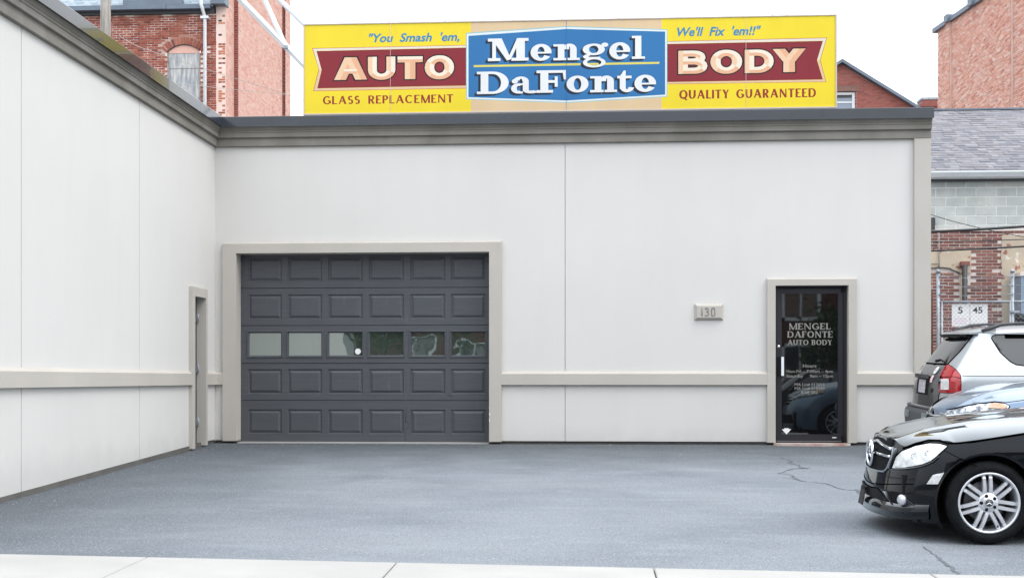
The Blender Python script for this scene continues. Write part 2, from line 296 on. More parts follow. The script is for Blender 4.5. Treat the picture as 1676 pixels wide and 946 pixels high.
def lamp_extra(nt,p,out,mp):
    n=nt.nodes.new('ShaderNodeTexNoise'); n.inputs['Scale'].default_value=9; n.inputs['Detail'].default_value=2; nt.links.new(mp.outputs[0],n.inputs['Vector'])  # car floor, with low wide boxes added to deepen the shade beneath
    b=nt.nodes.new('ShaderNodeBump'); b.inputs['Strength'].default_value=.6; b.inputs['Distance'].default_value=.03; nt.links.new(n.outputs['Fac'],b.inputs['Height']); nt.links.new(b.outputs[0],p.inputs['Normal'])
M['headlamp']=mat('headlamp_lens',(.80,.83,.83),(.62,.66,.67),scale=14,rough=.25,metal=.35,coat=1,extra=lamp_extra,contrast=(.5,.62))
M['headlamp_dk']=mat('headlamp_lens_dark',(.62,.66,.72),(.10,.11,.13),scale=22,rough=.18,metal=.5,coat=1,extra=lamp_extra,contrast=(.42,.6))  # darker, patchier lens colour for the blue car's headlights
M['amber']=mat('amber_lens',(.55,.27,.12),(.60,.42,.30),scale=20,rough=.15,coat=1)
M['red_lens']=mat('red_tail_lens',(.42,.006,.012),(.25,.003,.006),scale=25,rough=.12,coat=.4,stretch=(1,1,6))
M['white_lens']=mat('reverse_lens',(.62,.62,.62),(.48,.49,.51),scale=40,rough=.15,coat=1)
M['tyre']=mat('tyre_rubber',(.006,.007,.008),(.010,.011,.012),scale=20,rough=.8,bump=.2,bscale=60,spec=.12)
M['alloy']=mat('silver_alloy',(.66,.68,.72),rough=.33,metal=.65,coat=.3)
M['rotor']=mat('brake_steel',(.12,.12,.13),rough=.4,metal=.8)
M['plate_white']=mat('plate_white',(.6,.6,.6),(.35,.3,.38),scale=40,rough=.5)
M['sticker_white']=mat('sticker_white',(.8,.8,.8),rough=.5)
M['sticker_pink']=mat('sticker_pink',(.75,.35,.38),(.8,.7,.7),scale=60,rough=.5,contrast=(.45,.55))

# ------------------------------------------------------------------ survey: a sight line through a mark (px,py of the 1676 wide plan sheet) met with a real plane
cT,sT=math.cos(TH),math.sin(TH)
def ray(px,py):
    u=(px-838)/F; return (-sT+u*cT, cT+u*sT, (620-py)/F)
def at(px,py,Y):
    r=ray(px,py); t=(Y+D)/r[1]; return t*r[0],H+t*r[2]
SL=.034
def gz(y): return SL*y if y<0 else 0.0
def gat(px,py):
    r=ray(px,py); t=(H+SL*D)/(SL*r[1]-r[2]); return t*r[0],-D+t*r[1]
random.seed(4)
# ------------------------------------------------------------------ lettering: pen strokes turned into flat outlines
def arc(cx,cz,rx,rz,a0,a1,n=None):
    n=n or max(4,int(abs(a1-a0)/15)); return [(cx+rx*math.cos(R(a0+(a1-a0)*i/n)),cz+rz*math.sin(R(a0+(a1-a0)*i/n))) for i in range(n+1)]
CAPS={
'A':[('d',(0,0),(.5,1)),('d',(.5,1),(1,0)),('h',(.2,.34),(.8,.34))],
'B':[('v',(0,0),(0,1)),('c',[(0,1)]+arc(.5,.77,.4,.23,90,-90)+[(0,.54)]),('c',[(0,.54)]+arc(.55,.27,.45,.27,90,-90)+[(0,0)])],
'C':[('c',arc(.54,.5,.54,.5,45,315))],
'D':[('v',(0,0),(0,1)),('c',[(0,1)]+arc(.42,.5,.58,.5,90,-90)+[(0,0)])],
'E':[('v',(0,0),(0,1)),('h',(0,1),(1,1)),('h',(0,.52),(.85,.52)),('h',(0,0),(1,0))],
'F':[('v',(0,0),(0,1)),('h',(0,1),(1,1)),('h',(0,.5),(.8,.5))],
'G':[('c',arc(.54,.5,.54,.5,45,330)),('v',(1,.08),(1,.44)),('h',(.62,.44),(1,.44))],
'H':[('v',(0,0),(0,1)),('v',(1,0),(1,1)),('h',(0,.5),(1,.5))],
'I':[('v',(.5,0),(.5,1))],
'L':[('v',(0,0),(0,1)),('h',(0,0),(1,0))],
'M':[('t',(0,0),(0,1)),('d',(0,1),(.5,.02)),('e',(.5,.02),(1,1)),('v',(1,0),(1,1))],
'N':[('t',(0,0),(0,1)),('d',(0,1),(1,0)),('t',(1,0),(1,1))],
'O':[('c',arc(.5,.5,.5,.5,0,360,24))],
'P':[('v',(0,0),(0,1)),('c',[(0,1)]+arc(.5,.74,.5,.26,90,-90)+[(0,.48)])],
'Q':[('c',arc(.5,.5,.5,.5,0,360,24)),('d',(.5,.18),(1.0,-.22))],
'R':[('v',(0,0),(0,1)),('c',[(0,1)]+arc(.48,.75,.42,.25,90,-90)+[(0,.5)]),('d',(.42,.5),(1,0))],
'S':[('c',arc(.5,.745,.43,.255,35,250)+arc(.5,.26,.5,.26,75,-145))],
'T':[('v',(.5,0),(.5,1)),('h',(0,1),(1,1))],
'U':[('v',(0,.36),(0,1)),('c',arc(.5,.42,.5,.42,180,360)),('v',(1,.36),(1,1))],
'Y':[('d',(0,1),(.5,.44)),('e',(.5,.44),(1,1)),('v',(.5,0),(.5,.5))]}
ASP={'A':.86,'B':.62,'C':.82,'D':.80,'E':.56,'F':.54,'G':.84,'I':.2,'L':.52,'M':.95,'N':.80,'O':.90,'P':.60,'Q':.90,'R':.66,'S':.58,'T':.66,'U':.74,'Y':.72}
def glyph(ch,x0,x1,z0,z1,wv,wh,thin=None,grow=0,halves=False,serif=0):
    """list of (polygon, side normal) for a capital drawn in the box x0..x1, z0..z1"""
    thin=thin or wv; out=[]
    if ch=='I': x0,x1=(x0+x1)/2-wv/2,(x0+x1)/2+wv/2+1e-6
    X=lambda u:x0+wv/2+u*(x1-x0-wv); Z=lambda v:z0+wh/2+v*(z1-z0-wh)
    def emit(L,C,Rr):
        if halves: out.append((L+C[::-1],'a')); out.append((C+Rr[::-1],'b'))
        else: out.append((L+Rr[::-1],'a'))
    for st in CAPS[ch]:
        k=st[0]
        if k in 'vtde':
            (u0,v0),(u1,v1)=st[1:]; wd={'v':wv,'t':thin,'d':wv,'e':thin}[k]
            if ch=='A' and k=='d' and u0==0: wd=thin
            if k in 'de': wd*=1.08
            if v0>v1:(u0,v0),(u1,v1)=(u1,v1),(u0,v0)
            za=z0-grow if v0<=.03 and v0>=0 else Z(v0); zb=z1+grow if v1==1 else Z(v1)
            xa,xb=X(u0),X(u1)
            # stretch the ends along the slope
            if Z(v1)!=Z(v0):
                sl=(xb-xa)/(Z(v1)-Z(v0)) if k in 'de' else 0; 
                xa,xb=xa-sl*(Z(v0)-za)*.0,xb
            h=wd/2+grow
            mid=[(xa,za),(xb,zb)]
            if halves: out.append(([(xa-h,za),(xb-h,zb),(xb,zb),(xa,za)],'L')); out.append(([(xa,za),(xb,zb),(xb+h,zb),(xa+h,za)],'Rr'))
            else: out.append(([(xa-h,za),(xb-h,zb),(xb+h,zb),(xa+h,za)],'L'))
            if serif and k in 'vtd' and not (k=='d' and ch not in 'AY'):
                for (xx,zz,vv) in ((xa,za,v0),(xb,zb,v1)):
                    if vv in (0,1) and not (ch=='A' and vv==1):
                        s=1 if vv==0 else -1; out.append(([(xx-h-serif,zz),(xx+h+serif,zz),(xx+h+serif,zz+s*wh*.8),(xx-h-serif,zz+s*wh*.8)],'S'))
        elif k=='h':
            (u0,v0),(u1,v1)=st[1:]; xa,xb,z=X(u0),X(u1),Z(v0); h=wh/2+grow
            if u0==0: xa-=(wv/2 if ch in 'T' else 0)
            if u1==1 and ch not in 'HG': xb+=wv/2
            xa-=grow; xb+=grow
            if halves: out.append(([(xa,z),(xb,z),(xb,z+h),(xa,z+h)],'U')); out.append(([(xa,z-h),(xb,z-h),(xb,z),(xa,z)],'D'))
            else: out.append(([(xa,z-h),(xb,z-h),(xb,z+h),(xa,z+h)],'U'))
            if serif and u1==1:
                s=-1 if v0==1 else 1
                for xx in ([xb] if ch!='T' else [xb,xa+serif*.9]): out.append(([(xx-serif*.9,z),(xx,z),(xx,z+s*(z1-z0)*.3),(xx-serif*.5,z+s*(z1-z0)*.3)],'S'))
        else:
            pts=[(X(u),Z(v)) for u,v in st[1]]; n=len(pts); closed=math.dist(pts[0],pts[-1])<1e-6
            L=[];Rr=[]
            for i,p in enumerate(pts):
                a=pts[i-1] if i>0 else (pts[-2] if closed else p); b=pts[i+1] if i<n-1 else (pts[1] if closed else p)
                dx,dz=b[0]-a[0],b[1]-a[1]; l=math.hypot(dx,dz); dx/=l;dz/=l
                wd=wh+(wv-wh)*abs(dz)**1.5; h=wd/2+grow
                L.append((p[0]-dz*h,p[1]+dx*h)); Rr.append((p[0]+dz*h,p[1]-dx*h))
            for i in range(n-1):
                nx,nz=L[i][0]-pts[i][0],L[i][1]-pts[i][1]
                if halves:
                    for (Q,sg) in ((L,1),(Rr,-1)):
                        vx,vz=sg*nx,sg*nz; l=math.hypot(vx,vz); q='U' if vz/l>.6 else 'D' if vz/l<-.6 else ('L' if vx<0 else 'Rr')
                        out.append(([Q[i],Q[i+1],pts[i+1],pts[i]],q))
                else: out.append(([L[i],L[i+1],Rr[i+1],Rr[i]],'c'))
    return out
def word(t,x0,x1,z0,z1,wv,wh,thin=None,gap=.12,space=.45,**k):
    """capitals spread over x0..x1 by their natural widths"""
    h=z1-z0; ws=[(ASP[c]*h if c!=' ' else space*h) for c in t]; g=gap*h; tot=sum(ws)+g*(len(t)-1); f=(x1-x0)/tot; x=x0; out=[]
    for c,wd in zip(t,ws):
        if c!=' ': out+=glyph(c,x,x+wd*f,z0,z1,wv,wh,thin,**k)
        x+=(wd+g)*f
    return out
def slab(ch,x0,x1,z0,z1):
    """fat slab-serif letters of the name panel; unit box coordinates"""
    P=[]
    def r(a,b,c,d): P.append([(a,b),(c,b),(c,d),(a,d)])
    def q(*p): P.append(list(p))
    asp=(x1-x0)/(z1-z0)
    def c(cx,cz,rx,rz,a0,a1,wv,wh,n=None,taper=None):
        n=n or max(6,int(abs(a1-a0)/15)); o=[];i_=[]
        for k in range(n+1):
            t=k/n; a=R(a0+(a1-a0)*t); f=1
            if taper: f=taper[0]+(taper[1]-taper[0])*t
            ca,sa=math.cos(a),math.sin(a); th_x,th_z=wv*f,wh*f
            o.append((cx+rx*ca,cz+rz*sa)); i_.append((cx+(rx-th_x)*ca,cz+(rz-th_z)*sa))
        for k in range(n): P.append([o[k],o[k+1],i_[k+1],i_[k]])
    if ch=='M':
        r(0,0,.31,.13); r(.58,0,1,.13); r(0,.87,.30,1); r(.72,.87,1,1); r(.11,.05,.20,.95); r(.70,.05,.91,.95)
        q((.09,1),(.34,1),(.56,.12),(.47,.02)); q((.72,1),(.80,.93),(.56,.06),(.47,.02))
    elif ch=='e':
        c(.5,.5,.5,.5,0,330,.33,.17,taper=None); r(.2,.43,.99,.53)
    elif ch=='n':
        r(0,0,.50,.14); r(.54,0,1,.14); r(.17,.05,.42,.97); r(0,.84,.3,.97); c(.615,.66,.27,.34,0,180,.25,.16); r(.635,.05,.885,.67)
    elif ch=='l':
        r(0,0,1,.10); r(0,.90,.5,1); r(.25,.05,.72,1)
    elif ch=='D':
        r(0,0,.5,.11); r(0,.89,.5,1); r(.12,.05,.36,.95); c(.5,.5,.5,.5,90,-90,.24,.11)
    elif ch=='a':
        c(.32,.30,.32,.30,60,300,.24,.15); r(.32,.0,.5,.12); r(.40,.5,.60,.6); c(.42,.72,.33,.28,0,165,.27,.13); r(.50,.15,.75,.74); c(.86,.20,.36,.20,180,330,.25,.16); q((.2,.44),(.6,.52),(.6,.6),(.3,.58))
        c(.16,.72,.13,.13,0,360,.12,.12)
    elif ch=='F':
        r(0,0,.56,.12); r(0,.88,1,1); r(.13,.05,.40,.95); q((.88,1),(1,1),(1,.58),(.93,.58)); r(.36,.44,.66,.56); q((.62,.72),(.72,.72),(.72,.26),(.62,.26))
    elif ch=='o': c(.5,.5,.5,.5,0,360,.33,.15,24)
    elif ch=='t':
        r(.16,.16,.52,.78); q((.16,.74),(.52,.74),(.52,1),(.40,1)); r(0,.64,.88,.76); c(.60,.26,.44,.26,180,350,.34,.14)
    elif ch=='g':
        c(.45,.72,.42,.235,0,360,.24,.085,24); q((.66,.84),(.82,.93),(.86,.88),(.74,.78)); c(.87,.90,.13,.085,0,360,.12,.08)
        q((.10,.50),(.28,.56),(.34,.50),(.22,.42)); c(.30,.43,.26,.10,110,250,.2,.09); q((.26,.42),(.26,.33),(.70,.33),(.70,.42)); c(.47,.20,.43,.20,-180,110,.16,.075,24); c(.47,.20,.43,.20,110,180,.16,.075)
    return [[(x0+u*(x1-x0),z0+v*(z1-z0)) for u,v in p] for p in P]
def paint(layers,Y,parent,eps=1e-5):
    """one flat painted face cut into pieces that never overlap: later layers win.  layers: (polygon, group name, material key)"""
    vs=[];fs=[]; key={}; keep=[]
    for li,(poly,_,_) in enumerate(layers):
        f=[]
        for p in poly:
            k=(round(p[0],5),round(p[1],5))
            if k not in key: key[k]=len(vs); vs.append(Vector(k))
            if not f or f[-1]!=key[k]: f.append(key[k])
        if f[0]==f[-1]: f.pop()
        if len(set(f))<3: continue
        if sum(vs[f[i]].x*vs[f[(i+1)%len(f)]].y-vs[f[(i+1)%len(f)]].x*vs[f[i]].y for i in range(len(f)))<0: f=f[::-1]
        fs.append(f); keep.append(li)
    es=set()
    for f in fs:
        for i in range(len(f)):
            p,q=f[i],f[(i+1)%len(f)]; es.add((min(p,q),max(p,q)))
    V,E_,T,_,_,_=geometry.delaunay_2d_cdt(vs,list(es),[],0,eps,False)
    P=np.array([(v.x,v.y) for v in V]); T_=np.array(T); C=P[T_].mean(1); own=np.full(len(T_),-1)
    for f,li in zip(fs,keep):
        q=np.array([(vs[i].x,vs[i].y) for i in f]); lo,hi=q.min(0),q.max(0)
        ix=np.nonzero((C[:,0]>lo[0])&(C[:,0]<hi[0])&(C[:,1]>lo[1])&(C[:,1]<hi[1]))[0]
        if not len(ix): continue
        c=C[ix]; w=np.zeros(len(ix),int)
        for i in range(len(q)):
            x0,y0=q[i]; x1,y1=q[(i+1)%len(q)]; cr=(x1-x0)*(c[:,1]-y0)-(c[:,0]-x0)*(y1-y0)
            w+=((y0<=c[:,1])&(y1>c[:,1])&(cr>0)).astype(int); w-=((y0>c[:,1])&(y1<=c[:,1])&(cr<0)).astype(int)
        own[ix[w!=0]]=li
    groups={}
    for t,o_ in zip(T,own):
        if o_<0: continue
        l=layers[o_]; groups.setdefault(l[1],[]).append((t,l[2]))
    res={}
    for g,ts in groups.items():
        mb=MB(); mats=sorted(set(k for _,k in ts)); 
        for t,k in ts:
            P=[V[i] for i in t]; a=(P[1]-P[0]).cross(P[2]-P[0]) if False else (P[1].x-P[0].x)*(P[2].y-P[0].y)-(P[1].y-P[0].y)*(P[2].x-P[0].x)
            if a<0: P=P[::-1]
            mb.quad([(p.x,Y,p.y) for p in P],mats.index(k))
        res[g]=mb.build(g.split('#')[0],[SP.get(k) or M[k] for k in mats],parent)
    return res
def sans(text,x0,x1,z0,caph,Y,m,parent,name='lettering',shear=0,bold=0,depth=.001,flip=False):
    """a line in the built-in face, fitted to x0..x1 with baseline z0 and capital height caph, standing on plane Y facing -y"""
    cu=bpy.data.curves.new('t','FONT'); cu.body=text; cu.shear=shear; cu.offset=bold; cu.extrude=0; cu.resolution_u=3; cu.fill_mode='FRONT'
    ob=bpy.data.objects.new('t',cu); me=bpy.data.meshes.new_from_object(ob); bpy.data.objects.remove(ob)
    xs=[v.co.x for v in me.vertices]; a,b=min(xs),max(xs); fx=(x1-x0)/(b-a); fz=caph/.729
    for v in me.vertices: v.co=Vector((x0+(v.co.x-a)*fx,Y,z0+v.co.y*fz))
    me.materials.clear(); me.materials.append(m); me.name=name
    o=bpy.data.objects.new(name,me); COL.objects.link(o); o.parent=parent
    return o

# ------------------------------------------------------------------ the ground
XL=-5.646; XR=4.98
mb=MB()
mb.quad([(-400,-400,-.75),(400,-400,-.75),(400,600,-.75),(-400,600,-.75)])
tag(mb.build('ground',M['ground'],fix=False),kind='structure')
# the forecourt: slopes down from the wall to the pavement
EA=(-4.30,-9.503); EB=(1.777,-9.927); ed=Vector((EB[0]-EA[0],EB[1]-EA[1])); ed.normalize()
def edge_y(x): return EA[1]+(x-EA[0])*ed.y/ed.x
mb=MB(); nx,ny=70,60; X0,X1=-13.0,24.0
def lotz(x,y):
    z=gz(y)+.006*math.sin(x*1.3+y*.7)*min(1,max(0,-y/2))+.004*math.sin(2.9*x-1.7*y)*min(1,max(0,-y/2))
    return z
for i in range(nx+1):
    for j in range(ny+1):
        x=X0+(X1-X0)*i/nx; y1=.6; y0=edge_y(x); y=y0+(y1-y0)*j/ny
        mb.v.append((x,y,lotz(x,y)))
for i in range(nx):
    for j in range(ny):
        a=i*(ny+1)+j; mb.f.append((a,a+ny+1,a+ny+2,a+1)); mb.mi.append(0); mb.sm.append(True)
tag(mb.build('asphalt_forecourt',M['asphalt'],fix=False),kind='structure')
mb=MB(); mb.quad([(XR-.2,.6,.0),(24,.6,.0),(24,9,.0),(XR-.2,9,.0)]); tag(mb.build('alley',M['asphalt']),kind='structure')
# pavement slabs
pav=empty('pavement',(0,0,0)); tag(pav,kind='structure')
n2=Vector((ed.y,-ed.x)) # towards the street
if n2.y>0: n2=-n2
jx=[-10.52,-8.69,-6.85,-5.01,-3.17,-1.342,.443,2.26,4.10,5.93,7.77,9.6,11.4,13.2]
for i in range(len(jx)-1):
    a,b=jx[i]+.005,jx[i+1]-.005
    z1=SL*(-9.7)+.012; pts=[(a,edge_y(a)-.004),(b,edge_y(b)-.004),(b,edge_y(b)-1.75),(a,edge_y(a)-1.75)]
    m_=MB(); vs=[(x,y,z1+.02*(y+9.7)) for x,y in pts]; lo=[(x,y,z-.12) for x,y,z in vs]
    bev=[(vs[0][0]+.008,vs[0][1]-.008),(vs[1][0]-.008,vs[1][1]-.008),(vs[2][0]-.008,vs[2][1]+.008),(vs[3][0]+.008,vs[3][1]+.008)]
    tp=[(x,y,z1+.02*(y+9.7)+.006) for x,y in bev]
    m_.add(lo+vs+tp,[(4,5,1,0),(5,6,2,1),(6,7,3,2),(7,4,0,3),(8,9,5,4),(9,10,6,5),(10,11,7,6),(11,8,4,7),(8,11,10,9)]); 
    # faces wound outward
    o=m_.build('pavement_slab',M['walk'],pav,fix='n')
mb=MB(); z=SL*(-9.7)-.08
mb.quad([(-13,edge_y(-13)-.0,z),(24,edge_y(24),z),(24,edge_y(24)-1.9,z-.03),(-13,edge_y(-13)-1.9,z-.03)]); mb.build('slab_bed',M['crack'],pav)
k_=MB(); 
for i in range(12):
    x=-12+i*3; y=edge_y(x)-1.76; k_.obox((x,y,SL*(-9.7)-.30),(2.99,2.99*ed.y/ed.x,0),(0,-.15,0),(0,0,.29))
tag(k_.build('kerb',M['walk'],fix='n'),kind='structure')
mb=MB(); mb.quad([(-60,-12.0,-.52),(60,-12.0,-.52),(60,edge_y(0)-1.4,-.50),(-60,edge_y(0)-1.4,-.50)][::1]); mb.quad([(-60,-25,-.52),(60,-25,-.52),(60,-12,-.52),(-60,-12,-.52)])
tag(mb.build('street',M['road']),kind='structure')
# cracks in the asphalt: thin sunken-looking tar lines
def crack(pts,wd=.012,jit=.02):
    m_=MB(); P=[]
    for (a,b) in zip(pts[:-1],pts[1:]):
        n=max(2,int(math.dist(a,b)/.05))
        for i in range(n):
            t=i/n; P.append((a[0]+(b[0]-a[0])*t+random.uniform(-jit,jit),a[1]+(b[1]-a[1])*t+random.uniform(-jit,jit)))
    P.append(pts[-1]); wds=[wd*random.uniform(.35,1.5) for _ in P]; wds[0]=wds[-1]=.001
    for i in range(len(P)-1):
        a,b=P[i],P[i+1]; dx,dy=b[0]-a[0],b[1]-a[1]; l=math.hypot(dx,dy) or 1; n=(-dy/l,dx/l); w0,w1=wds[i],wds[i+1]
        m_.quad([(a[0]+n[0]*w0,a[1]+n[1]*w0,lotz(*a)+.004),(a[0]-n[0]*w0,a[1]-n[1]*w0,lotz(*a)+.004),(b[0]-n[0]*w1,b[1]-n[1]*w1,lotz(*b)+.004),(b[0]+n[0]*w1,b[1]+n[1]*w1,lotz(*b)+.004)][::-1])
    return m_
c1=[gat(*p) for p in [(1237,741),(1254,744),(1272,746),(1284,752),(1296,755),(1288,758),(1305,761),(1312,766),(1324,767.5),(1300,767.5),(1291,770),(1275,775),(1293,777),(1302,783),(1318,789),(1350,791),(1362,795),(1374,799.5),(1400,802),(1425,806)]]
tag(crack(c1,.009,.018).build('asphalt_crack',M['crack'],fix=False),kind='structure')
c2=[gat(*p) for p in [(1290,755),(1280,751),(1268,747)]]
for pts,wd in (([(1288,770),(1300,768),(1318,767),(1324,768)],.02),([(1290,758),(1300,756.5)],.02),([(1510,893),(1530,908),(1556,928),(1580,950)],.011),([(1280,783),(1300,784),(1318,789)],.012),([(1400,800),(1414,812)],.014),([(350,771),(390,767),(430,770),(470,769)],.004)):
    tag(crack([gat(*p) for p in pts],wd,.015).build('asphalt_crack',M['crack'],fix=False),kind='structure')
pb=MB()
for k in range(150):
    # grit scattered on the asphalt and along the wall foot
    if k<90: x=random.uniform(XL+.1,XR); y=-abs(random.gauss(0,.15))-.03
    elif k<150: y=random.uniform(-8,0); x=XL+.08+abs(random.gauss(0,.15))
    else: x=random.uniform(-5,4.5); y=random.uniform(-9.3,-.5)
    s_=random.uniform(.003,.009); z_=lotz(x,y); pb.add([(x-s_,y,z_),(x+s_*.6,y-s_,z_),(x+s_,y+s_*.7,z_),(x,y,z_+s_*1.1)],[(0,1,3),(1,2,3),(2,0,3)])
tag(pb.build('loose_grit',M['walk'],fix=False),'fine pale grit scattered over the blue grey asphalt','grit',kind='stuff')

# ------------------------------------------------------------------ the auto body shop
shop=empty('auto_body_shop',(XL,0,0)); tag(shop,'low white stucco garage building with beige trim, dark roof edge and big sectional door','building')
shop.location=(0,0,0)
ZT=4.60      # top of the stucco, inside the cornice
def at0(px,py,Y=0): return at(px,py,Y)
GX0,GX1=at(388,500,0)[0],at(801,500,0)[0]; GZ1=at(600,414,0)[1]
DX0,DX1=at(1268.5,500,0)[0],at(1387.5,500,0)[0]; DZ1=at(1330,467.5,0)[1]
GO0,GO1=at(366,500,0)[0],at(821,500,0)[0]; GOZ=3.02
DO0,DO1=at(1255,500,0)[0],at(1401,500,0)[0]; DOZ=2.443
JX=at(925,500,0)[0]; PX0=at(1495,500,0)[0]
ZB=.045      # stucco stops just above the ground
WT=.3
# front wall in stucco panels with a recessed joint at JX
fw=MB()
e_=.012
for a,b,z0 in ((XL,GX0-e_,ZB),(GX0-e_,GX1+e_,GZ1+e_),(GX1+e_,JX-.007,ZB),(JX+.007,DX0-e_,ZB),(DX0-e_,DX1+e_,DZ1+e_),(DX1+e_,XR-.02,ZB)): fw.box(a,b,0,WT,z0,ZT)
fw.box(JX-.007,JX+.007,.014,WT,ZB,ZT)
fw.build('front_wall',M['stucco'],shop,fix=False)
# left wall, facing +x; its joints and the side door opening
LJ=[-3.13,-6.34]; LEND=-9.2
SDy0,SDy1=-1.10,-.60; SDz=2.15    # clear opening of the side door (measured on the wall)
lw=MB()
def lbot(y): return gz(y)+.062
def lpanel(y0,y1,z0=None,z1=ZT,x1=XL):
    b0,b1=(lbot(y0),lbot(y1)) if z0 is None else (z0,z0)
    lw.add([(XL-WT,y0,b0),(x1,y0,b0),(x1,y1,b1),(XL-WT,y1,b1),(XL-WT,y0,z1),(x1,y0,z1),(x1,y1,z1),(XL-WT,y1,z1)],[(0,3,2,1),(4,5,6,7),(0,1,5,4),(1,2,6,5),(2,3,7,6),(3,0,4,7)])
lpanel(LEND,LJ[1]-.007); lpanel(LJ[1]-.007,LJ[1]+.007,x1=XL-.014); lpanel(LJ[1]+.007,LJ[0]-.007); lpanel(LJ[0]-.007,LJ[0]+.007,x1=XL-.014); lpanel(LJ[0]+.007,SDy0-e_); lpanel(SDy0-e_,SDy1+e_,SDz+e_); lpanel(SDy1+e_,WT)
lw.build('side_wall',M['stucco'],shop,fix=False)
# concrete base under the stucco
cb=MB(); cb.add([(XL-WT,LEND,-.6),(XL+.012,LEND,-.6),(XL+.012,SDy0,-.6),(XL-WT,SDy0,-.6),(XL-WT,LEND,lbot(LEND)-.004),(XL+.012,LEND,lbot(LEND)-.004),(XL+.012,SDy0,lbot(SDy0)-.004),(XL-WT,SDy0,lbot(SDy0)-.004)],[(0,1,5,4),(1,2,6,5),(2,3,7,6),(3,0,4,7),(4,5,6,7)])
cb.build('concrete_base',M['concrete_dark'],shop,fix=False)
cb=MB(); cb.box(XL-WT,XL-.02,SDy0,.05,-.3,.04); cb.build('concrete_base',M['concrete_dark'],shop,fix=False)
for a,b in ((XL,GX0),(GX1,DX0),(DX1,XR)): cb=MB(); cb.box(a,b,.035,.28,-.3,.041); cb.build('concrete_base',M['concrete_dark'],shop,fix=False)
# other walls and roof of the shop
ow=MB(); ow.box(XR-.31,XR-.012,.31,14,-.1,ZT); ow.box(XL-7,XR-.32,13.7,14,-.1,ZT); ow.box(XL-7.3,XL-7,LEND,14,-.1,ZT); ow.box(XL-7,XL-WT-.002,LEND,LEND+.3,-.7,ZT)
ow.build('rear_wall',M['stucco'],shop,fix=False)
rf=MB(); rf.box(XL-6.99,XR-.33,.31,13.69,4.50,4.55); rf.box(XL-6.99,XL-WT-.003,LEND+.31,.30,4.50,4.55); rf.build('roof',M['roofing'],shop,fix=False)
# cornice: profile (projection, height) swept along both walls with a mitre in the inner corner
prof=[(.0,4.470),(.045,4.472),(.050,4.478),(.050,4.596),(.085,4.600),(.088,4.606),(.088,4.668),(.098,4.672),(.100,4.688),(.092,4.694),(.094,4.700),(.102,4.708),(.112,4.728),(.128,4.748),(.130,4.765),(.0,4.765)]
def sweep(mb,prof,path,m=0):
    """path: points (x,y,nx,ny): profile offset direction at each station"""
    rows=[[(x+nx*p,y+ny*p,z) for p,z in prof] for x,y,nx,ny in path]; n=len(prof)
    for a,b in zip(rows[:-1],rows[1:]):
        for i in range(n-1): mb.quad([a[i],b[i],b[i+1],a[i+1]],m)
    mb.quad(rows[0][::1],m); mb.quad(rows[-1][::-1],m)
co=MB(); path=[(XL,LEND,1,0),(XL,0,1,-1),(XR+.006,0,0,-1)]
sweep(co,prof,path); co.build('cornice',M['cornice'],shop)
cp=[(.0,4.767),(.157,4.767),(.162,4.745),(.166,4.745),(.166,4.893),(.160,4.900),(-.32,4.93),(-.32,4.56)]
# metal roof edge in lengths with small lapped joints
def flash(segs,tag_):
    for k,(p0,p1) in enumerate(segs):
        m_=MB(); sweep(m_,cp,[p0,p1]); m_.build('roof_edge_flashing',M['flash'],shop,fix='n')
ys=[LEND,-7.2,-5.0,-2.75,-1.2]; segs=[]
for a,b in zip(ys[:-1],ys[1:]): segs.append(((XL,a+.0015,1,0),(XL,b-.0015,1,0)))
segs.append(((XL,ys[-1]+.0015,1,0),(XL,0,1,-1)))
flash(segs,0)
xs=[XL+.0,-3.4,-.9,1.6,3.4,XR]; segs=[((XL,0,1,-1),(xs[1]-.001,0,0,-1))]
for a,b in zip(xs[1:-2],xs[2:-1]): segs.append(((a+.001,0,0,-1),(b-.001,0,0,-1)))
segs.append(((xs[-2]+.001,0,0,-1),(XR+.016,0,0,-1))); segs.append(((XR-.15,.35,1,0),(XR-.15,14,1,0)))
flash(segs,0)
# belt trim with a sloped top
bprof=[(0,.878),(.052,.880),(.055,.884),(.055,1.045),(.0,1.085)]
def belt(path,name='belt_trim'):
    m_=MB(); rows=[[(x+nx*p,y+ny*p,z) for p,z in bprof] for x,y,nx,ny in path]; n=len(bprof)
    for a,b in zip(rows[:-1],rows[1:]):
        for i in range(n-1): m_.quad([a[i],b[i],b[i+1],a[i+1]])
    m_.quad(rows[0]); m_.quad(rows[-1][::-1]); m_.build(name,M['trim'],shop)
SF0,SF1=-1.225,-.53                     # outer edges of the side door surround
belt([(XL,LEND,1,0),(XL,SF0,1,0)]); belt([(XL,SF1,1,0),(XL,0,1,-1),(GO0,0,0,-1)]); belt([(GO1,0,0,-1),(DO0,0,0,-1)]); belt([(DO1,0,0,-1),(PX0,0,0,-1)])
# door surrounds
def surround(x0,x1,zt,i0,i1,it,depth,name):
    m_=MB(); y0=-.058
    m_.box(x0,i0,y0,depth,ZB-.01,zt); m_.box(i1,x1,y0,depth,ZB-.01,zt); m_.box(i0,i1,y0,depth,it,zt)
    # sloped wash on top
    m_.prism([(y0,zt),(-.001,zt),(-.001,zt+.03),(y0,zt+.006)],0,x0,x1)
    return m_.build(name,M['trim'],shop,fix=False)
surround(GO0,GO1,GOZ-.02,GX0,GX1,GZ1,.20,'garage_door_surround'); surround(DO0,DO1,DOZ-.02,DX0,DX1,DZ1,.10,'entrance_surround')
pm=MB(); pm.box(PX0,XR+.001,-.058,.30,ZB-.01,4.468); pm.build('corner_pilaster',M['trim'],shop,fix=False)
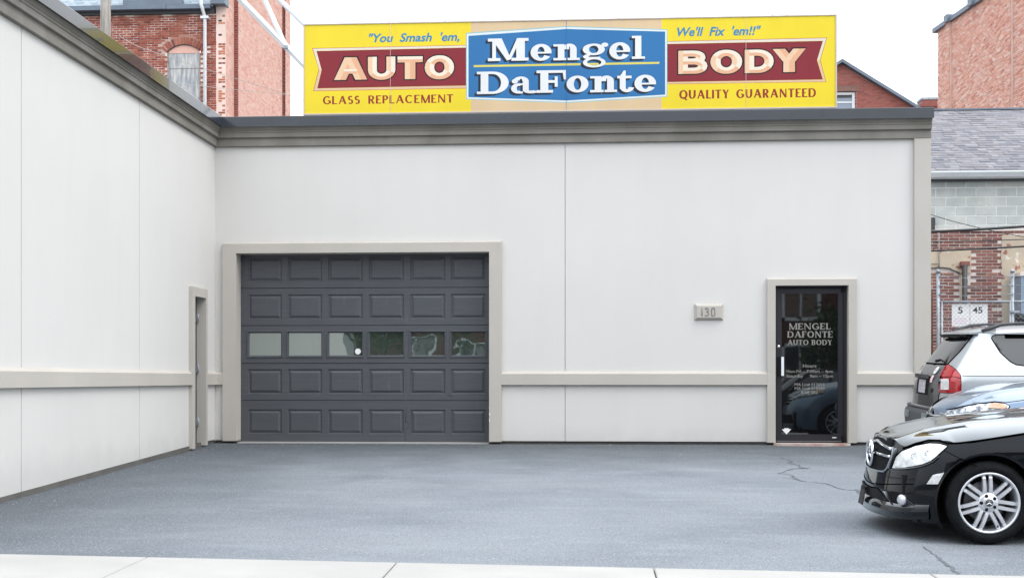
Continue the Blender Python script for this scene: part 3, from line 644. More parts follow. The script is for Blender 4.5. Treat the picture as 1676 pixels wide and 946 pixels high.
# chips and scuffs on the right jamb of the garage
x_,z_=at(801,677,0)
for zz,ww,hh in ((z_-.02,.02,.03),(z_-.12,.012,.05),(z_+.08,.008,.02)):
    MB().add([(GX1-.003,-.0605,zz),(GX1+ww,-.0612,zz+.006),(GX1+ww*.6,-.0612,zz+hh),(GX1-.003,-.0605,zz+hh*1.2)],[(0,1,2,3)]) 
    ch=MB(); ch.quad([(GX1+.001,-.0595,zz),(GX1+ww,-.0595,zz+.006),(GX1+ww*.6,-.0595,zz+hh),(GX1+.001,-.0595,zz+hh*1.2)]); ch.build('chipped_edge',M['white_letter'],shop,fix=False)
# ---- side door in the left wall
sm=MB(); xo=XL+.055
sm.box(XL-.13,xo,SF0,SDy0,gz(-1.2)+.02,SDz+.13); sm.box(XL-.13,xo,SDy1,SF1,gz(-.6)+.02,SDz+.13); sm.box(XL-.13,xo,SDy0,SDy1,SDz,SDz+.13)
sm.build('side_door_surround',M['trim'],shop,fix=False)
sdo=MB(); sdo.box(XL-.125,XL-.085,SDy0,SDy1,.03,SDz); sdo=sdo.build('side_door',M['sidedoor'],shop,fix=False)
sdh=MB().tube([(XL-.078,SDy0+.06,1.02),(XL-.04,SDy0+.06,1.02),(XL-.04,SDy0+.15,1.02)],.011); sdh.build('handle',M['chrome'],sdo)
for zz in (.34,1.12,1.86):
    hm=MB(); hm.box(XL-.084,XL-.06,SDy1-.05,SDy1-.002,zz-.06,zz+.06); hm.tube([(XL-.056,SDy1-.03,zz-.062),(XL-.056,SDy1-.03,zz+.062)],.009); hm.build('hinge',M['steel'],sdo,fix=False)
# ---- garage door: five sections, raised panels, one row of windows
Yg=.20
gd=MB(); gd.box(GX0-.05,GX1+.05,Yg+.05,Yg+.08,-.02,GZ1+.05); gdo=gd.build('garage_door',M['black_plastic'],shop,fix=False)
def gx(px): return at(px,500,Yg)[0]
def gzz(py): return at(600,py,Yg)[1]
secs=[(GZ1+.04,471),(471,532.3),(532.3,594.3),(594.3,655),(655,725.2)]
cols=[(406.3,461),(471,527),(537,593.5),(603.7,660.8),(671.5,728.5),(738,795)]; rows=[(420.5,460),(481.7,522),(543,583),(604,644.5),(670,710)]
for r_,(a,b) in enumerate(secs):
    zt=a if r_==0 else gzz(a)-.004; zb=gzz(b)+.004; 
    m_=MB(); y0=Yg+.004*(1 if r_%2 else 0)
    xs_=[GX0-.03]; holes=[(gx(c[0]),gx(c[1])) for c in cols]; h0,h1=gzz(rows[r_][1]),gzz(rows[r_][0])
    def sheet(x0,x1,z0,z1): m_.box(x0,x1,y0,y0+.045,z0,z1)
    sheet(GX0-.03,GX1+.03,zb,h0); sheet(GX0-.03,GX1+.03,h1,zt)
    e=[GX0-.03]+[q for h in holes for q in h]+[GX1+.03]
    for k in range(0,len(e),2): sheet(e[k],e[k+1],h0,h1)
    m_.build('door_section',M['gdoor'],gdo,fix=False)
    if r_!=2:
        xa,xb=holes[0]; w_=xb-xa; hh=h1-h0
        p_=MB(); g=.016; bv=.045
        # recessed bead, sloping field edge, raised field
        def ring(a0,y_0,a1,y_1):
            o=[(-w_/2+a0,y_0,a0),(w_/2-a0,y_0,a0),(w_/2-a0,y_0,hh-a0),(-w_/2+a0,y_0,hh-a0)]; i=[(-w_/2+a1,y_1,a1),(w_/2-a1,y_1,a1),(w_/2-a1,y_1,hh-a1),(-w_/2+a1,y_1,hh-a1)]
            for k in range(4): p_.quad([o[k],o[(k+1)%4],i[(k+1)%4],i[k]])
        ring(-.002,0,.010,.016); ring(.010,.016,.020,.018); ring(.020,.018,.055,.001); p_.quad([(-w_/2+.055,.001,.055),(w_/2-.055,.001,.055),(w_/2-.055,.001,hh-.055),(-w_/2+.055,.001,hh-.055)])
        first=None
        for (xa,xb) in holes:
            if first is None: first=p_.build('raised_panel',M['gdoor'],gdo,loc=((xa+xb)/2,y0,h0)); first_w=w_
            else: c=inst(first,gdo,((xa+xb)/2,y0,h0)); c.scale=((xb-xa)/first_w,1,1)
    else:
        for k,(xa,xb) in enumerate(holes):
            f=MB(); o=.012
            def fr(i0,y_0,i1,y_1):
                O=[(xa+i0,y_0,h0+i0),(xb-i0,y_0,h0+i0),(xb-i0,y_0,h1-i0),(xa+i0,y_0,h1-i0)]; I=[(xa+i1,y_1,h0+i1),(xb-i1,y_1,h0+i1),(xb-i1,y_1,h1-i1),(xa+i1,y_1,h1-i1)]
                for q in range(4): f.quad([O[q],O[(q+1)%4],I[(q+1)%4],I[q]])
            fr(-.022,y0,-.018,y0-.012); fr(-.018,y0-.012,-.004,y0-.014); fr(-.004,y0-.014,.012,y0+.012); fr(.012,y0+.012,.018,y0+.03)
            f.build('window_frame',M['gdoor'],gdo)
            p_=MB(); p_.box(xa+.015,xb-.015,y0+.024,y0+.028,h0+.015,h1-.015); pn=p_.build('window_pane',M['gpane'],gdo,fix=False)
            # each pane sits a touch out of true
            tz=[.5,.15,-.1,1.3,-.7,1.1][k]; c=Vector(((xa+xb)/2,y0+.026,(h0+h1)/2)); pn.data.transform(Matrix.Translation(c)@Matrix.Rotation(R(tz*.35),4,'Z')@Matrix.Rotation(R([-.2,.1,.2,-.5,.3,0][k]),4,'X')@Matrix.Translation(-c))
xd,zd=at(585.5,575,Yg); sk=MB(); sk.prism([(xd+.045*math.cos(t*math.pi/8),zd+.045*math.sin(t*math.pi/8)) for t in range(16)],1,Yg+.018,Yg+.021); sk.build('round_sticker',M['sticker_white'],gdo,fix=False)
# creases and dents pressed into the lowest sections
dn=MB()
for pts in ([(664,654),(665,668),(664,690)],[(664,690),(672,691),(664,704),(663,722)],[(733,646),(741,648)],[(664,700),(671,700)]):
    P=[(gx(a),Yg-.001+.004*0,gzz(b)) for a,b in pts]; dn.tube(P,.0035,5)
dn.build('dent_crease',M['gdoor'],gdo,fix=False)
th=MB(); th.box(GX0+.01,GX1-.01,-.02,Yg+.2,-.05,.014); th.build('garage_threshold',M['walk'],shop,fix=False)
# ---- entrance door
Yd=.07
def dx(px): return at(px,500,Yd)[0]
def dz(py): return at(1330,py,Yd)[1]
df=MB(); df.box(DX0,dx(1270.5),Yd-.01,Yd+.06,.02,DZ1); df.box(dx(1380.5),DX1,Yd-.01,Yd+.06,.02,DZ1); df.box(DX0,DX1,Yd-.008,Yd+.058,dz(471),DZ1-.001); df.box(DX0,DX1,Yd-.009,Yd+.059,.02,dz(722.5)); dfo=df.build('entrance_door',M['bronze'],shop,fix=False)
lf=MB(); a0,a1,b0,b1=dx(1271),dx(1380),dz(721.5),dz(472); g0,g1,h0,h1=dx(1278.3),dx(1373),dz(712),dz(479.2); y0=Yd+.005
lf.box(a0,g0,y0,y0+.045,b0,b1); lf.box(g1,a1,y0,y0+.045,b0,b1); lf.box(g0,g1,y0,y0+.045,b0,h0); lf.box(g0,g1,y0,y0+.045,h1,b1); lf.build('door_leaf_frame',M['bronze'],dfo,fix=False)
gl=MB(); gl.box(g0-.01,g1+.01,y0+.02,y0+.026,h0-.01,h1+.01); gl.build('glass_pane',M['dglass'],dfo,fix=False)
bd=MB()
for (p,q,r,s) in ((g0,g0+.012,h0,h1),(g1-.012,g1,h0,h1),(g0+.012,g1-.012,h0,h0+.012),(g0+.012,g1-.012,h1-.012,h1)): bd.box(p,q,y0+.005,y0+.0195,r,s)
bd.build('glazing_bead',M['bronze'],dfo,fix=False)
hd=MB(); hx0,hx1=dx(1272.8),dx(1282.2); hz0,hz1=dz(615),dz(584); hd.box(hx0,hx0+.045,y0-.035,y0-.002,hz0,hz1); hd.build('handle_block',M['black_plastic'],dfo,fix=False)
hd=MB(); hd.box(hx0+.047,hx1,y0-.055,y0-.045,hz0,hz1); hd.box(hx0+.047,hx1,y0-.045,y0-.002,hz0+.01,hz0+.03); hd.box(hx0+.047,hx1,y0-.045,y0-.002,hz1-.03,hz1-.01); hd.build('pull_handle',M['white_paint'],dfo,fix=False)
lk=MB(); lk.lathe([(0,-.012),(.02,-.012),(.022,-.004),(.022,0)],(dx(1274.3),y0-.001,dz(567)),16); lk.build('lock',M['chrome'],dfo)
ct=MB(); ct.box(dx(1362),dx(1369),y0-.003,y0-.001,dz(716.5),dz(715)); ct.build('maker_label',M['white_letter'],dfo,fix=False)
pv=MB(); pv.box(dx(1377),dx(1382),y0-.03,y0-.002,.03,.13); pv.box(dx(1377),dx(1382),y0-.03,y0-.002,dz(478),dz(473)); pv.build('pivot_hinge',M['black_plastic'],dfo,fix=False)
yt=y0+.0185
def door_word(t,x0,x1,y1,y2):
    X0_,X1_,Z0_,Z1_=dx(x0),dx(x1),dz(y2),dz(y1); h=Z1_-Z0_
    paint([(p,'lettering','grey_letter') for p,_ in word(t,X0_,X1_,Z0_,Z1_,h*.235,h*.11,thin=h*.12,gap=.14,space=.3,serif=h*.07)],yt,dfo)
door_word('MENGEL',1292,1360,528.8,539.2); door_word('DAFONTE',1289.5,1363,541.9,552.3); door_word('AUTO BODY',1289.5,1362.3,556,564.4)
for t,x0,x1,yb,ch_ in (('Hours',1314.5,1336.8,601.3,5.6),('Mon-Fri – 7:30am – 4pm',1287.5,1364,609.8,4.6),('Saturday',1287.5,1315,617.4,4.6),('9am – 12pm',1326,1364,617.4,4.6),('MA Lic# 013696',1301,1350.3,631.3,4.6),('MA Lic# 010289',1301,1350.3,637.7,4.6),('RS# 282',1312,1339,644.1,4.6)):
    sans(t,dx(x0),dx(x1),dz(yb),ch_*.0094,yt,M['grey_letter'],dfo,bold=.012)
ar=MB(); q=lambda px,py:(dx(px),dz(py)); ar.prism([q(1280,702.3),(dx(1283.5),dz(702.3)),(dx(1284),dz(700.8)),(dx(1291.5),dz(700.8)),(dx(1292),dz(702.3)),q(1295.3,702.3),q(1287.7,711)],1,yt-.001,yt); ar.build('white_arrow_sticker',M['sticker_white'],dfo,fix=False)
# worn rounded step
st=MB(); xa,xb=DX0-.03,DX1+.02; n=16
prof_=[(xa,.06),(xb,.06)]+[(xb+(xa-xb)*k/n,-.10-.10*math.sin(math.pi*k/n)**.6) for k in range(n+1)]
st.prism(prof_,2,-.05,.028); st.build('door_step',mat('worn_step_concrete',(.50,.46,.42),(.36,.20,.17),scale=5,rough=.9,coord='World'),shop,fix=False)
# ---- address plaque, a thing of its own fixed to the wall
pl=empty('address_plaque',(at(1160,510,0)[0],0,at(1160,524,0)[1])); tag(pl,'small beige plaque numbered 130 on the white wall left of the glass door','plaque')
pw,ph=(at(1183.6,510,0)[0]-at(1137,510,0)[0]),(at(1160,497.5,0)[1]-at(1160,524,0)[1])
m_=MB(); a=pw/2
def rr(i0,y_0,i1,y_1):
    O=[(-a+i0,y_0,i0),(a-i0,y_0,i0),(a-i0,y_0,ph-i0),(-a+i0,y_0,ph-i0)]; I=[(-a+i1,y_1,i1),(a-i1,y_1,i1),(a-i1,y_1,ph-i1),(-a+i1,y_1,ph-i1)]
    for k in range(4): m_.quad([O[k],O[(k+1)%4],I[(k+1)%4],I[k]])
rr(0,0,.004,-.02); rr(.004,-.02,.034,-.055); 
m_.quad([(-a+.034,-.055,.034),(a-.034,-.055,.034),(a-.034,-.055,ph-.034),(-a+.034,-.055,ph-.034)]); m_.build('plaque_face',M['trim'],pl)
dg=mat('recess_grey_digit',(.21,.205,.195),rough=.9)
m_=MB(); y_=-.0565; h_=.115; zb=.062
def dpath(P,w=.0075): m_.tube([(x,y_,z) for x,z in P],w,6)
x0_=-.104; dpath([(x0_,zb),(x0_,zb+h_)])
x0_=-.035; dpath([(x0_-.022+.0,zb+h_-.018)]+arc(x0_,zb+h_-.028,.024,.028,140,-80)[1:]+[(x0_-.004,zb+.06)]); dpath([(x0_-.004,zb+.06)]+arc(x0_,zb+.031,.027,.031,80,-150))
x0_=.06; dpath(arc(x0_,zb+h_-.026,.024,.026,0,180)+arc(x0_,zb+.026,.024,.026,180,360)+[(x0_+.024,zb+h_-.026)])
m_.build('digits',dg,pl)

# ------------------------------------------------------------------ the billboard on the roof
Ys=.50
def sq(px,py): return at(px,py,Ys)
def A_(x,y): return sq(500+x/5.986,30+y/5.986)
def B_(x,y): return sq(755+x/4.789,30+y/4.789)
def C_(x,y): return sq(920+x/3.643,10+y/3.643)
SX0,SX1=sq(498.5,100)[0],sq(1367.5,100)[0]; SZ0,SZ1=5.072,6.443
bb=empty('roof_billboard',((SX0+SX1)/2,Ys,4.55)); tag(bb,'long yellow painted billboard standing on the flat roof with maroon ribbon and blue name panel','billboard')
bbl=Vector(bb.location)
def bfix(o): 
    o.data.transform(Matrix.Translation(-bbl)); return o
Lr=[]
def add(poly,g,k): Lr.append((poly,g,k))
xm0,xm1=sq(770.7,100)[0],sq(1082.8,100)[0]
add([(SX0,SZ0),(SX1,SZ0),(SX1,SZ1),(SX0,SZ1)],'painted_face','Y')
add([(xm0,SZ0),(xm1,SZ0),(xm1,SZ1),(xm0,SZ1)],'painted_face','P')
n=17
for k in range(1,n):
    x=xm0+(xm1-xm0)*k/n; add([(x-.003,SZ0),(x+.003,SZ0),(x+.003,SZ1),(x-.003,SZ1)],'painted_face','L')
RB=0
def ribbon_(o,i,m):
    global RB; RB+=1; G_='ribbon#%d'%RB
    add(o,G_,'R')
    c=[tuple(p[k]+(q[k]-p[k])*.16 for k in (0,1)) for p,q in zip(o,i)]; add(c,G_,'C'); add(m,G_,'p'); c2=[tuple(p[k]+(q[k]-p[k])*.93 for k in (0,1)) for p,q in zip(o,i)]; add(c2,G_,'Y'); add(i,G_,'M')
O=[A_(66,297),A_(130,502),A_(75,717),sq(764,145.3),sq(764,74.3)]; I=[A_(108,325),A_(158,510),A_(115,690),sq(764,140.6),sq(764,78.6)]
O=[O[0],O[1],O[2],O[3],O[4]]
mid=[tuple(a+(b-a)*.16 for a,b in zip(O[k],I[k])) for k in (1,2,3)]+[tuple(a+(b-a)*.9 for a,b in zip(O[k],I[k])) for k in (3,2,1)]
ribbon_(O,I,mid)
O=[C_(1580,190),C_(1540,322),C_(1575,455),sq(1091,138.5),sq(1091,68.2)]; I=[C_(1555,210),C_(1520,325),C_(1555,440),sq(1091,134.9),sq(1091,72.8)]
mid=[tuple(a+(b-a)*.16 for a,b in zip(O[k],I[k])) for k in (1,2,3)]+[tuple(a+(b-a)*.9 for a,b in zip(O[k],I[k])) for k in (3,2,1)]
ribbon_(O,I,mid)
ho=[B_(37,118),B_(37,637),B_(830,665),B_(1615,617),B_(1615,90),B_(822,65)]; hi=[B_(57,142),B_(57,620),B_(828,646),B_(1597,600),B_(1597,108),B_(823,88)]
cx_,cz_=sum(p[0] for p in ho)/6,sum(p[1] for p in ho)/6
def shr(P,Q,t): return [tuple(a+(b-a)*t for a,b in zip(p,q)) for p,q in zip(P,Q)]
add(ho,'name_panel','T'); add(shr(ho,hi,.28),'name_panel','W'); add(shr(ho,hi,.9),'name_panel','T'); add(hi,'name_panel','B')
add([B_(97,370),B_(97,386),B_(1550,360),B_(1555,344)],'name_panel','L')
big=[('M',208,527,157,339),('e',543,708,202,338),('n',722,928,200,333),('g',945,1152,190,389),('e',1160,1325,189,327),('l',1337,1440,139,321),
 ('D',122,372,418,597),('a',390,575,457,593),('F',590,820,408,587),('o',825,997,450,585),('n',1010,1220,450,583),('t',1222,1350,411,583),('e',1357,1527,443,581)]
sx,sz=(B_(0,0)[0]-B_(15,0)[0]),-(B_(0,0)[1]-B_(0,13)[1])
gl_=[]
for c,x0,x1,y1,y2 in big:
    (a0,c0),(a1,c1_)=B_(x0,y2),B_(x1,y1); gl_.append((c,slab(c,a0,a1,c0,c1_)))
for gi,(c,P) in enumerate(gl_):
    for p in P:
        # the painted shadow runs from the letter to its offset copy
        for t in (.4,.8,1.25): add([(x+sx*t,z+sz*t) for x,z in p],'lettering#%d'%gi,'K')
for gi,(c,P) in enumerate(gl_):
    for p in P: add(p,'lettering#%d'%gi,'W')
heavy=[('A',A_,285,600,383,608),('U',A_,612,880,378,608),('T',A_,902,1148,375,601),('O',A_,1168,1456,364,603),
       ('B',C_,693,867,266,407),('O',C_,884,1074,261,407),('D',C_,1089,1262,260,402),('Y',C_,1258,1450,255,397)]
TONE={'L':'m','Rr':'d','U':'l','D':'d','a':'m','b':'d','c':'m','S':'m'}
for hi_,(c,fn,x0,x1,y1,y2) in enumerate(heavy):
    (a0,c0),(a1,c1_)=fn(x0,y2),fn(x1,y1); h=c1_-c0; wv=(a1-a0)*(.325 if c!='A' else .34); wh=h*.26
    if c=='T': wv=(a1-a0)*.42
    if c=='B': wv=(a1-a0)*.33
    if c=='Y': wv=(a1-a0)*.36
    if c=='A': wh=h*.2
    for p,_ in glyph(c,a0,a1,c0,c1_,wv,wh,grow=.020): add(p,'lettering#h%d'%hi_,'k')
for hi_,(c,fn,x0,x1,y1,y2) in enumerate(heavy):
    (a0,c0),(a1,c1_)=fn(x0,y2),fn(x1,y1); h=c1_-c0; wv=(a1-a0)*(.325 if c!='A' else .34); wh=h*.26
    if c=='T': wv=(a1-a0)*.42
    if c=='B': wv=(a1-a0)*.33
    if c=='Y': wv=(a1-a0)*.36
    if c=='A': wh=h*.2
    G=glyph(c,a0,a1,c0,c1_,wv,wh,halves=True)
    inner=[]
    for p,q in G: add(p,'lettering#h%d'%hi_,{'L':'m','Rr':'l','U':'l','D':'d'}.get(q,'m') if c in 'OUBD' else TONE[q])
def line(t,fn,x0,x1,y1,y2,**k):
    (a0,c0),(a1,c1_)=fn(x0,y2),fn(x1,y1); h=c1_-c0
    for p,_ in word(t,a0,a1,c0,c1_,h*.245,h*.12,thin=h*.15,**k): add(p,'lettering#'+t[:3],'r')
line('GLASS REPLACEMENT',A_,170,1447,748,847,gap=.12,space=.62)
line('QUALITY GUARANTEED',C_,698,1514,492,556,gap=.12,space=.50)
res=paint(Lr,Ys-.001,bb)
for o in res.values(): bfix(o)
for t,fn,x0,x1,yb,yt_ in (('"You  Smash  \'em,',A_,622,1508,230,146),("We'll  Fix  'em!!\"",C_,686,1186,177,124)):
    (a0,c0),(a1,c1_)=fn(x0,yb),fn(x1,yt_); c0=fn((x0+x1)/2,yb)[1]; c1_=fn((x0+x1)/2,yt_)[1]
    bfix(sans(t,a0,a1,c0,c1_-c0,Ys-.003,SP['b'],bb,shear=.25,bold=.022))
sx_=[SX0,sq(639,100)[0],sq(927,100)[0],sq(1221,100)[0],SX1]
for a,b in zip(sx_[:-1],sx_[1:]):
    m_=MB(); m_.box(a+.001,b-.001,Ys,Ys+.05,SZ0,SZ1); bfix(m_.build('sign_panel',M['white_paint'],bb,fix=False))
for x in sx_[1:-1]:
    m_=MB(); m_.box(x-.0022,x+.0022,Ys-.0045,Ys-.0025,SZ0,SZ1); bfix(m_.build('panel_joint',M['mortar_pink'] if x!=sx_[2] else SP['f'],bb,fix=False))
tr=mat('pale_sign_edge_metal',(.50,.44,.40),rough=.6)
m_=MB(); m_.box(SX0-.02,SX1+.02,Ys-.012,Ys+.06,SZ1,SZ1+.018); m_.box(SX0-.02,SX1+.02,Ys-.012,Ys+.06,SZ0-.02,SZ0); m_.box(SX0-.02,SX0,Ys-.012,Ys+.06,SZ0,SZ1); m_.box(SX1,SX1+.02,Ys-.012,Ys+.06,SZ0,SZ1); bfix(m_.build('edge_trim',tr,bb,fix=False))
for k in range(7):
    x=SX0+.3+(SX1-SX0-.6)*k/6; m_=MB(); m_.box(x-.03,x+.03,Ys+.06,Ys+.12,4.551,SZ1-.05); m_.tube([(x,Ys+.1,SZ1-.3),(x,Ys+1.1,4.57)],.02,6); bfix(m_.build('sign_post',M['white_paint'],bb,fix=False))
# small bolts and blobs showing on the top and bottom edges
m_=MB()
for k in range(10):
    x=random.uniform(SX0,SX1); m_.box(x-.012,x+.012,Ys+.01,Ys+.03,SZ1+.018,SZ1+.03)
bfix(m_.build('edge_bolt',M['steel'],bb,fix=False))
# ------------------------------------------------------------------ brickwork
def brickwork(parent,o,u,n,W,H_,m,mortar,pu=.215,pv=.071,jt=.014,proud=.008,skip=None,parts=0,order=None,name='brick',jig=.003,header=False,backing=.25,dep=.05):
    """real bricks standing proud of a mortar bed. o: lower left corner, u: direction along the wall, n: outward"""
    o,u,n=Vector(o),Vector(u).normalized(),Vector(n).normalized(); z=Vector((0,0,1))
    if mortar is not None:
        b=MB(); b.obox(o-n*proud,u*W,z*H_,-n*backing); b.build('mortar_bed',mortar,parent,fix=False)
    L=[]; r=0; v=0
    while v+pv*.6<=H_:
        off=(r%2)*pu/2; x=-off; hd=(header and r%6==5)
        pitch=pu/2 if hd else pu
        while x<W-.02:
            a,b_=max(x,0),min(x+pitch,W)
            if b_-a>.06 and not (skip and skip((a+b_)/2,v+pv/2)): L.append((a,b_-a,v))
            x+=pitch
        v+=pv; r+=1
    sp=[]
    if parts:
        full=[q for q in L if abs(q[1]-pu)<1e-6]; rest=[q for q in L if abs(q[1]-pu)>=1e-6]
        if order: full.sort(key=lambda q:order(q[0]+q[1]/2,q[2]))
        sp=full[:parts]; L=full[parts:]+rest
        proto=MB(); w_=pu-jt; h_=pv-jt; c=.003
        proto.add([(0,0,0),(w_,0,0),(w_,0,h_),(0,0,h_),(c,-proud,c),(w_-c,-proud,c),(w_-c,-proud,h_-c),(c,-proud,h_-c)],[(4,5,6,7),(0,1,5,4),(1,2,6,5),(2,3,7,6),(3,0,4,7)])
        ang=math.atan2(u.y,u.x); first=None
        for (a,l,v) in sp:
            p=o+u*(a+jt/2)+z*(v+jt/2)+n*random.uniform(-jig,jig)-n*(proud-.0005)
            if first is None:
                first=proto.build(name,m,parent,fix=False); first.location=p; first.rotation_euler=(0,0,ang)
            else: c_=inst(first,parent,p)
    if L:
        mb=MB(); h_=pv-jt
        for (a,l,v) in L:
            jj=random.uniform(-jig,jig); e=random.uniform(-.002,.002); p=o+u*(a+jt/2)+z*(v+jt/2+e); q=n*jj; U=u*(l-jt); V=z*h_; B=-n*proud*1.6
            P=[p+q,p+q+U,p+q+U+V,p+q+V]; P+=[k+B for k in P]; mb.add(P,[(0,1,2,3),(4,5,1,0),(5,6,2,1),(6,7,3,2),(7,4,0,3)])
        s=mb.build(name+('' if not sp else '_field'),m,parent,fix=False); s['kind']='stuff'
def atXy(px,X):
    r=ray(px,620); t=X/r[0]; return -D+t*r[1]

# ---- old brick warehouse behind the left wall
Yw=18.0; XC=at(370,100,Yw)[0]
wh=empty('brick_warehouse',(XC,Yw,0)); tag(wh,'old red brick building behind the garage at left with boarded arched window and white downpipe','building')
def rel(mb,par,name,m,fix=False,kind=None):
    o=mb.build(name,m,par,fix=fix); o.data.transform(Matrix.Translation(-Vector(par.location)));
    if kind:o['kind']=kind
    return o
wx0=at(150,100,Yw)[0]-3; zt_=at(300,24,Yw)[1]; zb_=4.4
wl=Vector(wh.location)
winx0,winx1=at(275.5,100,Yw)[0],at(326,100,Yw)[0]; winz=at(300,84,Yw)[1]; archz=at(300,74,Yw)[1]
pierx=at(355.5,100,Yw)[0]
acx=(winx0+winx1)/2; hw=(winx1-winx0)/2; rise=archz-winz; Ra=(hw*hw+rise*rise)/(2*rise)
def skipw(a,v):
    x=wx0+a; z=zb_+v
    if x>pierx-.06: return True
    if winx0-.09<x<winx1+.09 and z<winz: return True
    d=math.hypot(x-acx,z-(archz-Ra))
    if abs(x-acx)<hw+.25 and z>winz-.1 and d<Ra+.30: return True
    return False
vis0=at(160,100,Yw)[0]
brickwork(wh,Vector((wx0,Yw,zb_))-wl,(1,0,0),(0,-1,0),pierx-wx0-.02,zt_-zb_,M['brick_red'],None,skip=skipw,parts=300,
  order=lambda a,v:(0 if (wx0+a>vis0+.3 and zb_+v>at(300,62+ (wx0+a-vis0)*0,Yw)[1]) else 1, math.hypot((wx0+a)-(acx-.9),(zb_+v)-(zt_-1.0))))
mb=MB(); mb.box(wx0,winx0-.04,Yw+.008,Yw+.3,zb_,zt_); mb.box(winx1+.04,pierx-.02,Yw+.008,Yw+.3,zb_,zt_)
ap=[(acx+(Ra+.03)*math.sin(t*math.asin(min(1,(hw+.04)/(Ra+.03)))),archz-Ra+(Ra+.03)*math.cos(t*math.asin(min(1,(hw+.04)/(Ra+.03))))) for t in [-1+k/6 for k in range(13)]]
mb.prism([(winx0-.04,zt_)]+ap+[(winx1+.04,zt_)],1,Yw+.008,Yw+.3); rel(mb,wh,'mortar_bed',M['mortar_red'])
mb=MB(); mb.box(pierx-.02,XC-.02,Yw+.01,Yw+.3,zb_,zt_+.05); rel(mb,wh,'pier_core',M['mortar'])
brickwork(wh,Vector((pierx+.03,Yw,zb_))-wl,(1,0,0),(0,-1,0),XC-pierx-.05,zt_-zb_,M['brick_pier'],None,pu=.24,proud=.02,name='pier_brick')
# segmental arch of upright bricks
n=13; pr=None
for k in range(n):
    a=math.asin((hw+.06)/Ra)*(1-2*(k+.5)/n); c=Vector((acx-Ra*math.sin(-a)*-1,Yw,archz-Ra)); 
    x,z=acx+ (Ra+.015)*math.sin(a),archz-Ra+(Ra+.015)*math.cos(a)
    if pr is None: 
        v_=MB(); v_.box(-.034,.034,-.014,.03,0,.215); pr=v_.build('arch_brick',M['brick_red'],wh,fix=False); c=pr
    else: c=inst(pr,wh)
    c.location=Vector((x,Yw,z))-wl; c.rotation_euler=(0,a,0)
# boarded window
mb=MB(); mb.box(winx0,winx1,Yw+.04,Yw+.07,zb_,winz-.06); wb=rel(mb,wh,'boarded_window',M['ply'])
mb=MB(); zj=at(300,112,Yw)[1]; mb.box(winx0,winx1,Yw+.03,Yw+.039,zj-.006,zj+.006); mb.box(winx0-.04,winx0,Yw+.0,Yw+.06,zb_,winz-.06); mb.box(winx1,winx1+.04,Yw+.0,Yw+.06,zb_,winz-.06); o=rel(mb,wh,'window_frame',M['pole_wood'])
mb=MB(); ap=[(acx+Ra*math.sin(t*math.asin(min(1,hw/Ra))),archz-Ra+Ra*math.cos(t*math.asin(min(1,hw/Ra)))) for t in [-1+k/6 for k in range(13)]]
mb.prism([(winx0,winz-.06)]+ap+[(winx1,winz-.06)],1,Yw+.03,Yw+.06); rel(mb,wh,'arch_infill',M['brick_pink'])
mb=MB(); ap2=[(x,z+.035) for x,z in ap]; mb.prism(ap+ap2[::-1],1,Yw-.002,Yw+.07); rel(mb,wh,'arch_shadow_gap',M['iron'])
# eaves: dark frieze, gutter, slates
zf0,zf1=zt_,at(300,14.5,Yw)[1]
mb=MB(); mb.box(wx0,at(352,10,Yw)[0],Yw-.10,Yw+.3,zf0,zf1+.02); rel(mb,wh,'dark_frieze',M['iron'])
for k in range(int((XC-wx0)/.7)):
    pass
gz0,gz1=at(300,14.5,Yw-.25)[1],at(300,7.5,Yw-.25)[1]
mb=MB(); mb.box(wx0,at(276,10,Yw)[0],Yw-.27,Yw,gz0,gz1); mb.box(at(276.2,10,Yw)[0],at(348,10,Yw)[0],Yw-.25,Yw,gz0+.0,gz1); rel(mb,wh,'gutter',M['gutter_dk'])
mb=MB(); mb.box(at(205,5,Yw)[0],at(301,5,Yw)[0],Yw-.2,Yw+.02,gz1+.02,gz1+.18); rel(mb,wh,'snow_board',M['gutter_dk'])
mb=MB(); mb.box(at(349,5,Yw)[0],XC+.04,Yw-.30,Yw+.15,at(300,12.5,Yw)[1],at(300,-8,Yw)[1]); rel(mb,wh,'eave_return',M['gutter_dk'])
mb=MB(); rz=gz1+.02; 
mb.quad([(wx0,Yw-.15,rz-.03),(XC-.3,Yw-.15,rz-.03),(XC-.3,Yw+6,rz+3.62),(wx0,Yw+6,rz+3.62)]); rel(mb,wh,'roof',M['iron'])
mb=MB(); us=.22; sl=(5.43/9.15)
for r_ in range(12):
    y=Yw-.15+r_*.17; 
    for c in range(int((XC-wx0)/us)):
        x=wx0+c*us+(r_%2)*us/2
        if x+us>XC: continue
        z=rz-.03+(y-Yw+.15)*sl; mb.add([(x+.004,y,z+.012),(x+us-.004,y,z+.012),(x+us-.004,y+.2,z+.2*sl+.005),(x+.004,y+.2,z+.2*sl+.005),(x+.004,y,z),(x+us-.004,y,z)],[(0,1,2,3),(4,5,1,0)])
rel(mb,wh,'slate',M['slate'],kind='stuff')
# white downpipe with offset and bracket
dxp=at(334.5,50,Yw-.15)[0]; dt=at(332,-6,Yw-.2)[0]; zk=at(334,14,Yw-.15)[1]; zk2=at(334,24,Yw-.15)[1]
mb=MB(); mb.tube([(dt,Yw-.3,at(332,-20,Yw)[1]),(dt-.02,Yw-.3,zk+.06),(dt,Yw-.27,zk-.02),(dxp-.02,Yw-.14,zk2+.03),(dxp,Yw-.10,zk2-.05),(dxp,Yw-.10,4.4)],.052,10); dp=rel(mb,wh,'downpipe',M['white_paint'])
mb=MB(); zb3=at(334,31,Yw)[1]; mb.box(dxp-.12,dxp+.12,Yw-.17,Yw,zb3-.035,zb3+.035); rel(mb,wh,'pipe_bracket',M['white_paint'])
